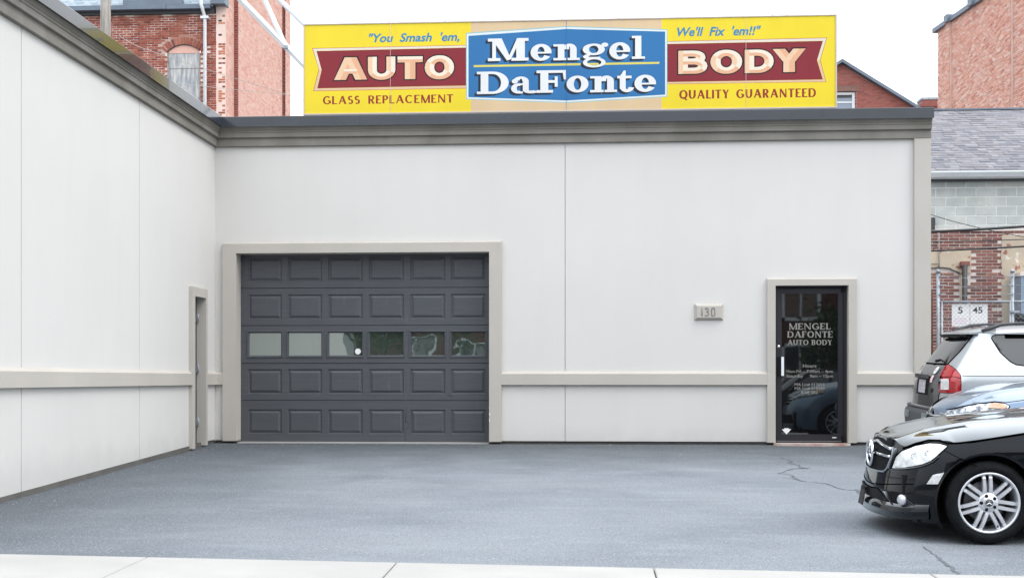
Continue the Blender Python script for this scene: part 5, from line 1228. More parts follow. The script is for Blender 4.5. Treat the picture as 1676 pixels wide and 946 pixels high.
BLACK=dict(N=[(.14,-.665),(.2,-.705),(.30,-.715),(.44,-.70),(.5,-.69),(.6,-.665),(.78,-.615),(1.0,-.58)],
 R=[(.2,3.75),(.5,3.84),(.8,3.83),(1.0,3.8),(1.45,3.7)],
 W=[(.14,.84),(.25,.865),(.5,.886),(.62,.884),(.70,.873),(.79,.846),(.92,.81),(1.0,.79),(1.42,.60)],
 zt=[(-.67,.765),(-.63,.755),(-.60,.725),(-.55,.712),(-.49,.742),(-.42,.777),(-.34,.785),(-.27,.768),(-.2,.770),(-.08,.79),(.265,.845),(.72,.915),(.82,.94),(1.5,1.36),(1.75,1.41),(2.2,1.42),(2.7,1.36),(3.35,1.0),(3.8,.96)],
 zb=[(-.75,.19),(-.6,.165),(-.4,.135),(0,.16),(3,.18),(3.8,.22)],
 zc=[(-.66,.765),(-.60,.775),(-.50,.803),(-.35,.842),(-.026,.902),(.55,.958),(.66,.968),(.74,.985),(1.4,1.38),(1.7,1.44),(2.2,1.45),(2.75,1.40),(3.35,1.06),(3.8,1.0)],Cf=.70,nf=2.35,k=3.8)
BLUE=dict(N=[(.14,-.80),(.3,-.86),(.5,-.85),(.66,-.80),(.8,-.72),(1,-.6)],
 R=[(.2,3.55),(.5,3.64),(.8,3.63),(1.0,3.6),(1.55,3.5)],
 W=[(.14,.84),(.25,.865),(.5,.885),(.75,.875),(.9,.84),(1.0,.80),(1.1,.78),(1.5,.60)],
 zt=[(-.85,.74),(-.7,.79),(-.45,.89),(-.25,.93),(.1,.98),(.6,1.04),(.8,1.09),(1.4,1.42),(1.7,1.48),(2.2,1.49),(2.7,1.43),(3.3,1.1),(3.6,1.04)],
 zb=[(-.8,.2),(0,.18),(3,.18),(3.8,.22)],
 zc=[(-.85,.745),(-.74,.825),(-.54,.93),(-.317,.998),(-.09,1.048),(.214,1.09),(.6,1.12),(.75,1.15),(1.3,1.44),(1.7,1.51),(2.2,1.52),(2.75,1.47),(3.3,1.14),(3.6,1.07)],Cf=.72,nf=2.2,k=2.7)
# the SUV's tail is its -x end
SUV=dict(N=[(.35,.06),(.42,.0),(.52,-.01),(.66,.0),(.70,.07),(.84,.09),(1.04,.11),(1.10,.14),(1.5,.42),(1.62,.50),(1.75,.55)],
 R=[(.3,4.28),(.5,4.38),(.8,4.34),(1.0,4.28),(1.7,4.1)],
 W=[(.3,.87),(.55,.90),(.85,.89),(1.05,.875),(1.15,.85),(1.58,.69)],
 zt=[(-.1,1.62),(.42,1.63),(1.5,1.66),(2.4,1.58),(2.65,1.52),(3.15,1.12),(3.3,1.06),(4.0,.96),(4.4,.80)],
 zb=[(0,.40),(.35,.36),(.6,.30),(3.6,.30),(4.1,.30),(4.4,.36)],
 zc=[(-.1,1.64),(.45,1.66),(.8,1.70),(1.5,1.73),(2.3,1.66),(2.5,1.60),(3.1,1.16),(3.2,1.10),(4.0,1.02),(4.4,.84)],Cf=.30,nf=3.2,Cr=.6,nr=2.5,zref=.6)
# ------------------------------------------------------------------ cars
def clip_circle(verts,faces,cx,cz,r):
    """cut a round wheel opening out of a side shell (x,z distance)"""
    V=list(verts); out=[]; cache={}
    d=[math.hypot(v[0]-cx,v[2]-cz)-r for v in V]
    for f in faces:
        if all(d[i]>=0 for i in f): out.append(f); continue
        if all(d[i]<0 for i in f): continue
        g=[]
        for k,i in enumerate(f):
            j=f[(k+1)%len(f)]
            if d[i]>=0: g.append(i)
            if (d[i]>=0)!=(d[j]>=0):
                key=(min(i,j),max(i,j))
                if key not in cache:
                    t=d[i]/(d[i]-d[j]); a,b=V[i],V[j]; p=[a[q]+(b[q]-a[q])*t for q in range(3)]
                    l=math.hypot(p[0]-cx,p[2]-cz); p[0]=cx+(p[0]-cx)*r/l; p[2]=cz+(p[2]-cz)*r/l
                    cache[key]=len(V); V.append(tuple(p)); d.append(0.0)
                g.append(cache[key])
        if len(g)>2: out.append(tuple(g))
    return V,out
def put(mb,name,m,parent,fix=True): return mb.build(name,m,parent,fix=fix)
def shell(B,root,paint_,arches,ns=150,nv=26,sides=(-1,1),s0=0,s1=3,ridge=None,lip=.0,arch_in=.32):
    vs=[];fs=[]
    S=[s0+(s1-s0)*i/ns for i in range(ns+1)]
    for i,s in enumerate(S):
        for j in range(nv+1): vs.append(B.at(s,j/nv))
    n=nv+1
    for i in range(ns):
        for j in range(nv): a=i*n+j; fs.append((a,a+n,a+n+1,a+1))
    for cx,cz,r in arches: vs,fs=clip_circle(vs,fs,cx,cz,r)
    mb=MB()
    mb.add([(x,-y,z) for x,y,z in vs],fs,0,True); mb.add([(x,y,z) for x,y,z in vs],[f[::-1] for f in fs],0,True)
    body=put(mb,'body_shell',paint_,root)
    # rolled arch edges and dark wheel housings
    for cx,cz,r in arches:
        for sg in (-1,1):
            a_=MB(); n=40; rows=[]
            for k in range(n+1):
                a=R(-25+230*k/n); x,z=cx+r*math.cos(a),cz+r*math.sin(a); 
                xn=x; zb=B.zb(x)
                y=B.side(x,z); rows.append([(x,sg*(y+.004),z),(cx+(r-.022)*math.cos(a),sg*(y-.004),cz+(r-.022)*math.sin(a)),(cx+(r-.024)*math.cos(a),sg*(y-.05),cz+(r-.024)*math.sin(a))])
            for p,q in zip(rows[:-1],rows[1:]):
                for i in range(2): a_.quad([p[i],q[i],q[i+1],p[i+1]] if sg>0 else [p[i],p[i+1],q[i+1],q[i]],0,True)
            put(a_,'wheel_arch_lip',paint_ if lip==0 else M['grey_plastic'],root)
            h_=MB(); rows=[]
            for k in range(n+1):
                a=R(-30+240*k/n); y=B.W(cz+.1); rows.append([(cx+(r-.0)*math.cos(a),sg*(y-.03),cz+r*math.sin(a)),(cx+(r)*math.cos(a),sg*(y-arch_in),cz+r*math.sin(a))])
            for p,q in zip(rows[:-1],rows[1:]): h_.quad([p[0],q[0],q[1],p[1]])
            h_.quad([r_[1] for r_ in rows]); put(h_,'wheel_housing',M['black_plastic'],root,fix=False)
    u=MB(); u.box(B.N(.4)+.12,B.R(.4)-.15,-.60,.60,.15,.50); u.box(arches[0][0]+.46,arches[1][0]-.46,-.80,.80,.15,.3); u.box(B.N(.4)+.22,arches[0][0]-.42,-.66,.66,.125,.3) if arches[0][0]-.42>B.N(.4)+.24 and arches[0][0]==0 else None; put(u,'underbody',M['black_plastic'],root,fix=False)
    return body
def top_piece(B,root,name,m,xa,xb,off=0,inset=0,n=40,w_=40,extra=None,ext=0,ss=None):
    """strip of the upper surface between two stations"""
    rows=[]
    lo,hi=0,3
    def s_at(x,side):
        a,b=(0,2) if side else (1,3)
        for _ in range(40):
            m_=(a+b)/2
            if B.plan(m_,B.zref)[0]<x: a=m_
            else: b=m_
        return a
    sa=0 if xa is None else s_at(xa,xa<1.5); sb=3 if xb is None else s_at(xb,xb<1.5)
    mb=MB(); R_=[]
    for i in range(n+1):
        s=sa+(sb-sa)*i/n; x,y,z=B.at(s,1.0); ye=max(y-inset,.0); r_=[]
        for k in range(w_+1):
            w=-1+2*k/w_; yy=w*ye; q=abs(yy)/max(y,1e-6) if y>1e-4 else 0
            zz=z+(B.zc(x)-z)*(1-min(1,q)**B.k)+off
            if extra: zz+=extra(x,yy,min(1,q))
            r_.append((x,yy,zz))
        R_.append(r_)
    n0=w_+1; vs=[p for r_ in R_ for p in r_]; fs=[(i*n0+k,(i+1)*n0+k,(i+1)*n0+k+1,i*n0+k+1) for i in range(n) for k in range(w_)]
    mb.add(vs,fs,0,True); return put(mb,name,m,root)
def patch(B,root,name,m,mode,poly,off=.003,step=.03,mirror=False,bow=0,both=False,smooth=True):
    """a panel that follows the shell; poly in (x,z), (y,z) or (x,y) by mode"""
    def f(p):
        a,b=p
        if mode=='side': return Vector((a,-B.side(a,b),b))
        if mode=='front': return Vector((B.front(a,b),a,b))
        if mode=='rear': return Vector((B.rear(a,b),a,b))
        return Vector((a,b,B.top(a,b)))
    bd=[]
    for a,b in zip(poly,poly[1:]+poly[:1]):
        n=max(1,int(math.dist(a,b)/step))
        for k in range(n): t=k/n; bd.append((a[0]+(b[0]-a[0])*t,a[1]+(b[1]-a[1])*t))
    def inside(p):
        c=False; j=len(bd)-1
        for i in range(len(bd)):
            if (bd[i][1]>p[1])!=(bd[j][1]>p[1]) and p[0]<(bd[j][0]-bd[i][0])*(p[1]-bd[i][1])/(bd[j][1]-bd[i][1])+bd[i][0]: c=not c
            j=i
        return c
    x0,x1=min(p[0] for p in bd),max(p[0] for p in bd); z0,z1=min(p[1] for p in bd),max(p[1] for p in bd)
    pts=[Vector(p) for p in bd]; nb=len(bd); dist=[1.0]*0
    def bdist(p): return min(math.dist(p,q) for q in bd)
    i=0; x=x0+step/2; ins=[]
    while x<x1:
        z=z0+step/2
        while z<z1:
            if inside((x,z)) and bdist((x,z))>step*.45: ins.append((x,z))
            z+=step
        x+=step
    pts+=[Vector(p) for p in ins]
    V,E_,T,*_=geometry.delaunay_2d_cdt(pts,[(k,(k+1)%nb) for k in range(nb)],[],0,1e-6)
    md=max([bdist(p) for p in ins] or [1])
    vs=[]
    e=.004
    for v in V:
        p=(v.x,v.y); P=f(p); du_=f((p[0]+e,p[1]))-f((p[0]-e,p[1])); dv=f((p[0],p[1]+e))-f((p[0],p[1]-e)); n=du_.cross(dv)
        if n.length<1e-12: n=Vector((0,-1,0))
        n.normalize(); c=Vector((B.R(.6)/2,0,.5))
        ref={'side':Vector((0,-1,0)),'front':Vector((-1,0,0)),'rear':Vector((1,0,0)),'top':Vector((0,0,1))}[mode]
        if n.dot(ref)<0: n=-n
        bo=bow*min(1,bdist(p)/md*1.4) if bow else 0
        vs.append(P+n*(off+bo))
    fs=[]
    for t in T:
        c=((V[t[0]].x+V[t[1]].x+V[t[2]].x)/3,(V[t[0]].y+V[t[1]].y+V[t[2]].y)/3)
        if inside(c):
            A_1,B_1,C_1=(vs[q] for q in t); n=(B_1-A_1).cross(C_1-A_1); ref={'side':Vector((-.5,-1,0)),'front':Vector((-1,0,0)),'rear':Vector((1,0,0)),'top':Vector((0,0,1))}[mode]
            fs.append(tuple(t) if n.dot(ref)>=0 else tuple(t)[::-1])
    mb=MB(); mb.add([tuple(v) for v in vs],fs,0,smooth); o=put(mb,name,m,root,fix=False)
    if mirror:
        mb=MB(); mb.add([(v.x,-v.y,v.z) for v in vs],[f_[::-1] for f_ in fs],0,smooth); put(mb,name,m,root,fix=False)
    return o
def grow(poly,d):
    cx,cz=sum(p[0] for p in poly)/len(poly),sum(p[1] for p in poly)/len(poly); n=len(poly); out=[]
    ar=sum(poly[i][0]*poly[(i+1)%n][1]-poly[(i+1)%n][0]*poly[i][1] for i in range(n)); sg=1 if ar>0 else -1
    for i in range(n):
        a,b,c=poly[i-1],poly[i],poly[(i+1)%n]; e1=(b[0]-a[0],b[1]-a[1]); e2=(c[0]-b[0],c[1]-b[1]); l1,l2=math.hypot(*e1),math.hypot(*e2)
        n1=(e1[1]/l1*sg,-e1[0]/l1*sg); n2_=(e2[1]/l2*sg,-e2[0]/l2*sg); m_=(n1[0]+n2_[0],n1[1]+n2_[1]); l=math.hypot(*m_) or 1; k=d/max(.45,(1+n1[0]*n2_[0]+n1[1]*n2_[1])/2)**.5
        out.append((b[0]+m_[0]/l*k,b[1]+m_[1]/l*k))
    return out
def strip(B,root,name,m,mode,pts,w,off=.002,mirror=True,r=None):
    """thin line following the shell"""
    P=[];e=.004
    for a,b in zip(pts[:-1],pts[1:]):
        n=max(2,int(math.dist(a,b)/.02))
        for k in range(n): t=k/n; P.append((a[0]+(b[0]-a[0])*t,a[1]+(b[1]-a[1])*t))
    P.append(pts[-1])
    def f(p):
        a,b=p
        return Vector((a,-B.side(a,b),b)) if mode=='side' else Vector((B.front(a,b),a,b)) if mode=='front' else Vector((a,b,B.top(a,b)))
    out=[]
    for p in P:
        q=f(p); n=(f((p[0]+e,p[1]))-f((p[0]-e,p[1]))).cross(f((p[0],p[1]+e))-f((p[0],p[1]-e)))
        if n.length<1e-9: n=Vector((-1,0,0))
        n.normalize(); ref={'side':Vector((0,-1,0)),'front':Vector((-1,0,0)),'top':Vector((0,0,1))}[mode]
        if n.dot(ref)<0:n=-n
        out.append(q+n*off)
    mb=MB(); mb.tube(out,w,6); put(mb,name,m,root)
    if mirror and mode!='front': mb=MB(); mb.tube([(p.x,-p.y,p.z) for p in out],w,6); put(mb,name,m,root)
def wheel(root,x,y,z,rt,rr,label=None,side=-1,style='twin',width=.22,emblem=True):
    """wheel centred at x,y(outer face),z.  Outer face looks along side*y"""
    e=MB(); w=width; yo=0
    # tyre: profile from the rim out over the shoulder; y positive is inward
    e.lathe([(rr+.002,.02),(rr+.012,.004),(rr+.03,-.004),(rt-.035,.0),(rt-.014,.012),(rt-.004,.028),(rt,.05),(rt,w-.05),(rt-.004,w-.028),(rt-.035,w),(rr,w-.01),(rr,.02)],seg=72)
    t=e.build('tyre',M['tyre'],root)
    # tread blocks at the shoulder
    tb_=MB(); nb=84
    for k in range(nb):
        a=2*math.pi*k/nb; ca,sa=math.cos(a),math.sin(a); cb,sb=math.cos(a+.045),math.sin(a+.045)
        def P(r,y,c,s): return (r*c,y,r*s)
        r0,r1=rt-.012,rt+.003
        tb_.add([P(r0-.008,.006,ca,sa),P(r0-.008,.006,cb,sb),P(r1,.03,cb,sb),P(r1,.03,ca,sa),P(r1,.085,cb,sb),P(r1,.085,ca,sa),P(r0-.02,.03,ca,sa),P(r0-.02,.03,cb,sb)],[(0,1,2,3),(3,2,4,5),(0,3,6),(1,7,2)])
    tb_.build('tread_block',M['tyre'],t,fix=False)['kind']='stuff'
    r_=MB(); r_.lathe([(rr+.004,.012),(rr-.002,.004),(rr-.012,.006),(rr-.016,.02),(rr-.022,.05),(rr-.03,.16),(rr-.01,.2)],seg=64); rim=r_.build('rim',M['alloy'],root)
    d=MB(); d.lathe([(.0,.12),(.155,.12),(.16,.125),(.16,.145),(0,.145)],seg=40); d.build('brake_disc',M['rotor'],root)
    d=MB(); d.lathe([(rr-.02,.165),(0,.165)],seg=40); d.build('inner_wheel',M['black_plastic'],root)
    hb=MB(); hb.lathe([(0,.016),(.034,.016),(.038,.02),(.06,.022),(.078,.030),(.082,.05),(.06,.08)],seg=48); hb.build('hub',M['alloy'],rim)
    # spokes
    if style=='twin':
        base=1.63; proto=None
        for k in range(7):
            a=base+2*math.pi*k/7
            for o_ in (-.022,.022):
                s=MB(); n=5; rows=[]
                for i in range(n+1):
                    t_=i/n; r=.060+(rr-.012-.060)*t_; yy=.030-.012*math.sin(t_*math.pi*.9)+(.0 if t_<.85 else .008*(t_-.85)/.15); hw=.0165-.002*t_; lat=o_*(1+.15*t_)
                    rows.append([(r,yy+.010,lat-hw),(r,yy,lat-hw*.75),(r,yy,lat+hw*.75),(r,yy+.010,lat+hw),(r,yy+.034,lat+hw*.8),(r,yy+.034,lat-hw*.8)])
                for p,q in zip(rows[:-1],rows[1:]):
                    for i in range(6): j=(i+1)%6; s.quad([p[i],p[j],q[j],q[i]])
                s.quad(rows[-1])
                if proto is None: proto=s.build('spoke',M['alloy'],rim,fix='n'); proto.rotation_euler=(0,-a,0)
                elif k==0: proto2=s.build('spoke',M['alloy'],rim,fix='n'); proto2.rotation_euler=(0,-a,0)
                else: inst(proto if o_<0 else proto2,rim,(0,0,0),rot=(0,-a,0))
    else:
        proto=None
        for k in range(5 if style=='five' else 10):
            n5=5 if style=='five' else 10; a=.3+2*math.pi*k/n5
            s=MB(); hw=.03 if n5==5 else .012
            for (ra,rb,h0,h1,y0,y1) in ((.055,rr-.012,hw*1.3,hw,.02,.028),):
                s.add([(ra,y0,-h0),(ra,y0,h0),(rb,y1,h1),(rb,y1,-h1),(ra,y0+.04,-h0),(ra,y0+.04,h0),(rb,y1+.04,h1),(rb,y1+.04,-h1)],[(0,1,2,3),(0,4,5,1),(1,5,6,2),(3,2,6,7),(0,3,7,4)])
            if proto is None: proto=s.build('spoke',M['alloy'],rim,fix='n'); proto.rotation_euler=(0,-a,0)
            else: inst(proto,rim,(0,0,0),rot=(0,-a,0))
    # lug bolts and cap
    pr=None
    for k in range(5):
        a=1.9+2*math.pi*k/5; L_=MB(); 
        if pr is None: L_.lathe([(0,-.002),(.013,-.002),(.015,.004),(.015,.01)],seg=12); pr=L_.build('lug_bolt',M['black_plastic'],rim); c=pr
        else: c=inst(pr,rim)
        c.location=(.054*math.cos(a),.022,.054*math.sin(a))
    cp_=MB(); cp_.lathe([(0,.011),(.030,.011),(.033,.015),(.034,.02)],seg=32); cp_.build('centre_cap',M['rotor'],rim)
    if emblem:
        st=MB()
        for k in range(3):
            a=math.pi/2+2*math.pi*k/3; u=(math.cos(a),math.sin(a)); v=(-u[1],u[0]); st.add([(u[0]*.030,.0085,u[1]*.030),(v[0]*.005,.0085,v[1]*.005),(0,.006,0),(-v[0]*.005,.0085,-v[1]*.005)],[(0,1,2),(0,2,3)])
        st.tube([(.031*math.cos(a),.010,.031*math.sin(a)) for a in [2*math.pi*k/24 for k in range(24)]],.0018,6,closed=True); st.build('emblem_star',M['chrome'],rim,fix=False)
    vl=MB(); vl.tube([((rr-.03)*math.cos(-1.2),.03,(rr-.03)*math.sin(-1.2)),((rr-.045)*math.cos(-1.2),.015,(rr-.045)*math.sin(-1.2))],.005,6); vl.build('valve',M['black_plastic'],rim)
    return t,rim
def wheel_at(root,x,y,z,rt,rr,side,src=None,**k):
    """one wheel: an empty part with tyre and rim below it"""
    if src is None:
        e=MB(); e.lathe([(0,.10),(.05,.10),(.05,.2)],seg=16); ax=e.build('wheel',M['rotor'],root)
        kids_before=set(bpy.data.objects); wheel(ax,0,0,0,rt,rr,**k)
        # at most thing > part > sub-part: everything hangs directly on the wheel
        for o in set(bpy.data.objects)-kids_before: o.parent=ax
    else:
        ax=src.copy(); COL.objects.link(ax); ax.parent=root
        for ch in src.children:
            c=ch.copy(); COL.objects.link(c); c.parent=ax
    ax.location=(x,y,z); ax.rotation_euler=(0,0,0) if side<0 else (0,0,math.pi)
    return ax
def front_bar(B,root,name,m,z0,z1,y0,y1,w,off,n=24,flat=1.0,thick=None):
    P=[]
    for k in range(n+1):
        y=y0+(y1-y0)*k/n; z=(z0+(z1-z0)*(2*abs(k/n-.5))); P.append((B.front(y,z)-off,y,z))
    mb=MB(); mb.tube(P,w,8,flat=flat); return put(mb,name,m,root)
al=math.atan(SL)
def car(name,ox,oy,label,cat='car'):
    e=empty(name,(ox,oy,gz(oy)),(al,0,0)); tag(e,label,cat,'cars parked in the forecourt'); return e

# ---- black saloon, nearest
B=Body(**BLACK); c1_=car('parked_car',3.056,-7.79,'black saloon nosing in from the right edge, nearest the camera, with silver twin-spoke wheel')
def ridges(x,y,q):
    # two soft creases running back over the bonnet, and a flatter middle
    f=max(0,min(1,(x+.62)/.25)); c=.34+.10*max(0,min(1,(x+.6)/1.3)); d=abs(abs(y)-c)
    return f*.012*math.exp(-(d/.045)**2)-f*.004*math.exp(-(abs(y)/.2)**2)
shell(B,c1_,M['black_paint'],[(0,.310,.392),(2.76,.310,.385)],ns=190)
top_piece(B,c1_,'bonnet',M['black_paint'],None,.76,extra=ridges,n=70,w_=64)
top_piece(B,c1_,'windscreen',M['autoglass'],.76,1.52,n=20); top_piece(B,c1_,'roof',M['black_paint'],1.52,2.68,n=20); top_piece(B,c1_,'rear_window',M['autoglass'],2.68,3.32,n=16); top_piece(B,c1_,'boot_lid',M['black_paint'],3.32,None,n=24)
# windows and doors down the side
for poly in ([(1.02,.97),(1.30,1.16),(1.62,1.34),(1.86,1.355),(1.90,.985)],[(1.96,.985),(1.92,1.355),(2.25,1.35),(2.62,1.29),(2.86,1.12),(2.90,1.02)]): patch(B,c1_,'side_window',M['autoglass'],'side',poly,off=.004,mirror=True,step=.06)
for pts in ([(.98,.93),(.95,.6),(1.0,.28)],[(1.93,1.36),(1.93,.6),(1.93,.28)],[(2.9,1.0),(2.75,.80),(2.45,.62),(2.40,.28)],[(-.293,.745),(-.318,.710),(-.161,.626),(-.10,.60)]): strip(B,c1_,'shut_line',M['seam'],'side',pts,.003)
for x in (1.72,2.66): strip(B,c1_,'door_handle',M['black_paint'],'side',[(x,.80),(x+.18,.805)],.012,off=.02)
# bonnet shut gap along the wing
hp=[(-.556,.700),(-.483,.748),(-.406,.781),(-.34,.784),(-.29,.765),(-.22,.770),(-.091,.790),(.254,.845),(.72,.916)]
strip(B,c1_,'bonnet_gap',M['seam'],'side',hp,.009,off=-.001)
# headlamp
hl=[(-.624,.536),(-.595,.627),(-.562,.676),(-.484,.728),(-.405,.755),(-.344,.757),(-.296,.743),(-.340,.695),(-.408,.625),(-.462,.594),(-.525,.570),(-.593,.546)]
patch(B,c1_,'headlight_surround',M['seam'],'side',grow(hl,.008),off=.0015,mirror=True,step=.02)
patch(B,c1_,'headlight',M['headlamp'],'side',hl,off=.004,mirror=True,bow=.009,step=.016)
# bright lens details inside the lamp
for (cx_1,cz_1,r1) in ((-.50,.650,.030),(-.42,.682,.026)):
    y=-B.side(cx_1,cz_1)-.012
    for sg in (1,-1):
        m_=MB(); m_.tube([(cx_1+r1*math.cos(a),sg*(y-.0),cz_1+r1*.8*math.sin(a)) for a in [2*math.pi*k/20 for k in range(20)]],.003,6,closed=True); put(m_,'lamp_ring',M['steel'],c1_)
strip(B,c1_,'lamp_lower_trim',M['black_paint'],'side',[(-.64,.528),(-.59,.536),(-.52,.556),(-.455,.580),(-.395,.616),(-.352,.662)],.009,off=.002)
# side marker
patch(B,c1_,'side_marker_rim',M['seam'],'side',grow([(-.439,.446),(-.398,.520),(-.324,.545),(-.367,.453)],.006),off=.0015,mirror=True,step=.02)
patch(B,c1_,'side_marker',M['white_lens'],'side',[(-.439,.446),(-.398,.520),(-.324,.545),(-.367,.453)],off=.006,mirror=True,step=.02)
# grille: dark mesh with three bright bars and a big star
gp=[(-.365,.695),(-.390,.635),(-.362,.522),(-.325,.500),(-.1,.490),(.1,.490),(.325,.500),(.362,.522),(.390,.635),(.365,.695),(.27,.722),(.1,.750),(-.1,.750),(-.27,.722)]
patch(B,c1_,'grille_mesh',M['grille_mesh'],'front',gp,off=.0025,step=.03)
front_bar(B,c1_,'grille_bar',M['chrome'],.722,.680,-.365,.365,.013,.012); front_bar(B,c1_,'grille_bar',M['chrome'],.628,.622,-.38,.38,.012,.012)
P=[(B.front(y,z)-.010,y,z) for y,z in [(-.366,.70),(-.393,.635),(-.368,.525),(-.328,.497),(-.2,.488),(0,.485),(.2,.488),(.328,.497),(.368,.525),(.393,.635),(.366,.70)]]
m_=MB(); m_.tube(P,.007,8); put(m_,'grille_frame',M['steel'],c1_)
P=[(B.front(y,z)-.004,y,z) for y,z in [(-.405,.69),(-.425,.635),(-.400,.53)]]; m_=MB(); m_.tube(P,.017,8); put(m_,'grille_cheek',M['black_paint'],c1_)
sc_=Vector((-.705,0,.622)); m_=MB(); rs=.098
m_.tube([(sc_.x-.012*0,rs*math.cos(a),sc_.z+rs*math.sin(a)) for a in [2*math.pi*k/40 for k in range(40)]],.014,8,closed=True)
for k in range(3): a=math.pi/2+2*math.pi*k/3; m_.tube([(sc_.x,0,sc_.z),(sc_.x,rs*math.cos(a),sc_.z+rs*math.sin(a))],[.018,.005],6)
put(m_,'star_emblem',M['chrome'],c1_); m_=MB(); m_.tube([(-.64,0,sc_.z),(-.702,0,sc_.z)],.035,12); put(m_,'emblem_mount',M['black_plastic'],c1_)
# bumper: groove, intakes, fog lamps, splitter
strip(B,c1_,'bumper_groove',M['seam'],'front',[(-.66,.436),(-.5,.416),(-.3,.392),(-.1,.375),(.1,.375),(.3,.392),(.5,.416),(.66,.436)],.005,off=.0)
ip=[(-.24,.350),(-.31,.330),(-.50,.234),(-.35,.222),(0,.216),(.35,.222),(.50,.234),(.31,.330),(.24,.350),(.1,.338),(-.1,.338)]
patch(B,c1_,'lower_intake_edge',M['seam'],'front',grow(ip,.010),off=.002,step=.03); patch(B,c1_,'lower_intake',M['black_plastic'],'front',ip,off=.004,step=.03)
for sg in (-1,1):
    sp_=[(sg*.41,.340),(sg*.47,.357),(sg*.558,.357),(sg*.62,.325),(sg*.69,.264),(sg*.66,.246),(sg*.52,.236)]
    patch(B,c1_,'fog_recess',M['grille_mesh'],'front',sp_,off=.003,step=.025); 
    P=[(B.front(y,z)-.006,y,z) for y,z in ((sg*.375,.338),(sg*.43,.295),(sg*.51,.236))]; m_=MB(); m_.tube(P,.009,8); put(m_,'intake_strut',M['black_paint'],c1_)
    for q in range(3):
        P=[(B.front(y,z)-.006,y,z) for y,z in ((sg*(.61),.318-.022*q),(sg*(.68-.004*q),.270-.010*q))]; m_=MB(); m_.tube(P,.0025,5); put(m_,'fog_louvre',M['grey_plastic'],c1_)
    x=B.front(.587,.302); m_=MB(); 
    fd=Vector((-.86,sg*.5,0)).normalized(); base=Vector((x-.004,sg*.587,.302))
    m_.tube([base-fd*.02,base+fd*.012,base+fd*.022,base+fd*.027],[.043,.043,.036,.012],20); put(m_,'fog_lamp',M['alloy'],c1_)
m_=MB(); P=[]
for k in range(41):
    s=k/40*1.0; x,y=B.plan(min(1,s),.2); 
    if x>-.39: break
    zz=.225-.0*s+.03*max(0,min(1,(x+.6)/.2)); P.append((x-.012,-y*1.008,zz+.0))
P2_=[(x,-y,z) for x,y,z in P]; full=P[::-1]+P2_[1:]
rows=[]
for i,(x,y,z) in enumerate(full):
    a_,b_=full[max(i-1,0)],full[min(i+1,len(full)-1)]; tx,ty=b_[0]-a_[0],b_[1]-a_[1]; l=math.hypot(tx,ty) or 1; nx_,ny_=-ty/l,tx/l
    if nx_*(-1)+ny_*(1 if y>0 else -1)<0: nx_,ny_=-nx_,-ny_
    rows.append([(x+nx_*o_,y+ny_*o_,z+dz) for o_,dz in ((-.02,.045),(.000,.040),(.018,.002),(.022,-.018),(.012,-.028),(.012,-.062),(.018,-.075),(-.03,-.085))])
for p,q in zip(rows[:-1],rows[1:]):
    for i in range(7): m_.quad([p[i],p[i+1],q[i+1],q[i]],0,i not in (2,4))
put(m_,'splitter',M['black_paint'],c1_,fix='n')
# number plate bracket on the bumper, edge on
m_=MB(); m_.add([(-.745,-.02,.335),(-.745,.13,.335),(-.772,.13,.185),(-.772,-.02,.185),(-.737,-.02,.335),(-.737,.13,.335),(-.764,.13,.185),(-.764,-.02,.185)],[(0,1,2,3),(7,6,5,4),(0,4,5,1),(1,5,6,2),(2,6,7,3),(3,7,4,0)]); pl_=put(m_,'number_plate',mat('plate_back',(.010,.008,.008),rough=.5),c1_,fix='n'); m_=MB(); m_.box(-.75,-.70,-.02,.10,.31,.335); put(m_,'plate_bracket',M['black_plastic'],c1_,fix=False)
# stone chips on the bumper lip
m_=MB(); rnd=random.Random(3)
for k in range(16):
    y=-rnd.uniform(.30,.56); z=rnd.uniform(.472,.508); x=B.front(y,z)-.002; s=rnd.uniform(.0015,.004); m_.add([(x,y-s,z),(x,y+s,z),(x,y,z+s*1.3)],[(0,1,2),(2,1,0)])
o=put(m_,'stone_chip',M['walk'],c1_,fix=False); o['kind']='stuff'
wa=wheel_at(c1_,0,-.868,.317,.317,.232,-1); wheel_at(c1_,0,.868,.317,.317,.232,1,src=wa); wheel_at(c1_,2.76,-.868,.317,.317,.232,-1,src=wa); wheel_at(c1_,2.76,.868,.317,.317,.232,1,src=wa)
for sg in (-1,1):
    m_=MB(); m_.tube([(1.18,sg*.84,1.0),(1.15,sg*.93,1.03),(1.16,sg*1.02,1.04)],[.04,.075,.05],10,flat=.6); put(m_,'door_mirror',M['black_paint'],c1_)
patch(B,c1_,'tail_light',M['red_lens'],'rear',[(-.80,.68),(-.45,.70),(-.45,.86),(-.80,.84)],off=.005,step=.05,mirror=True)

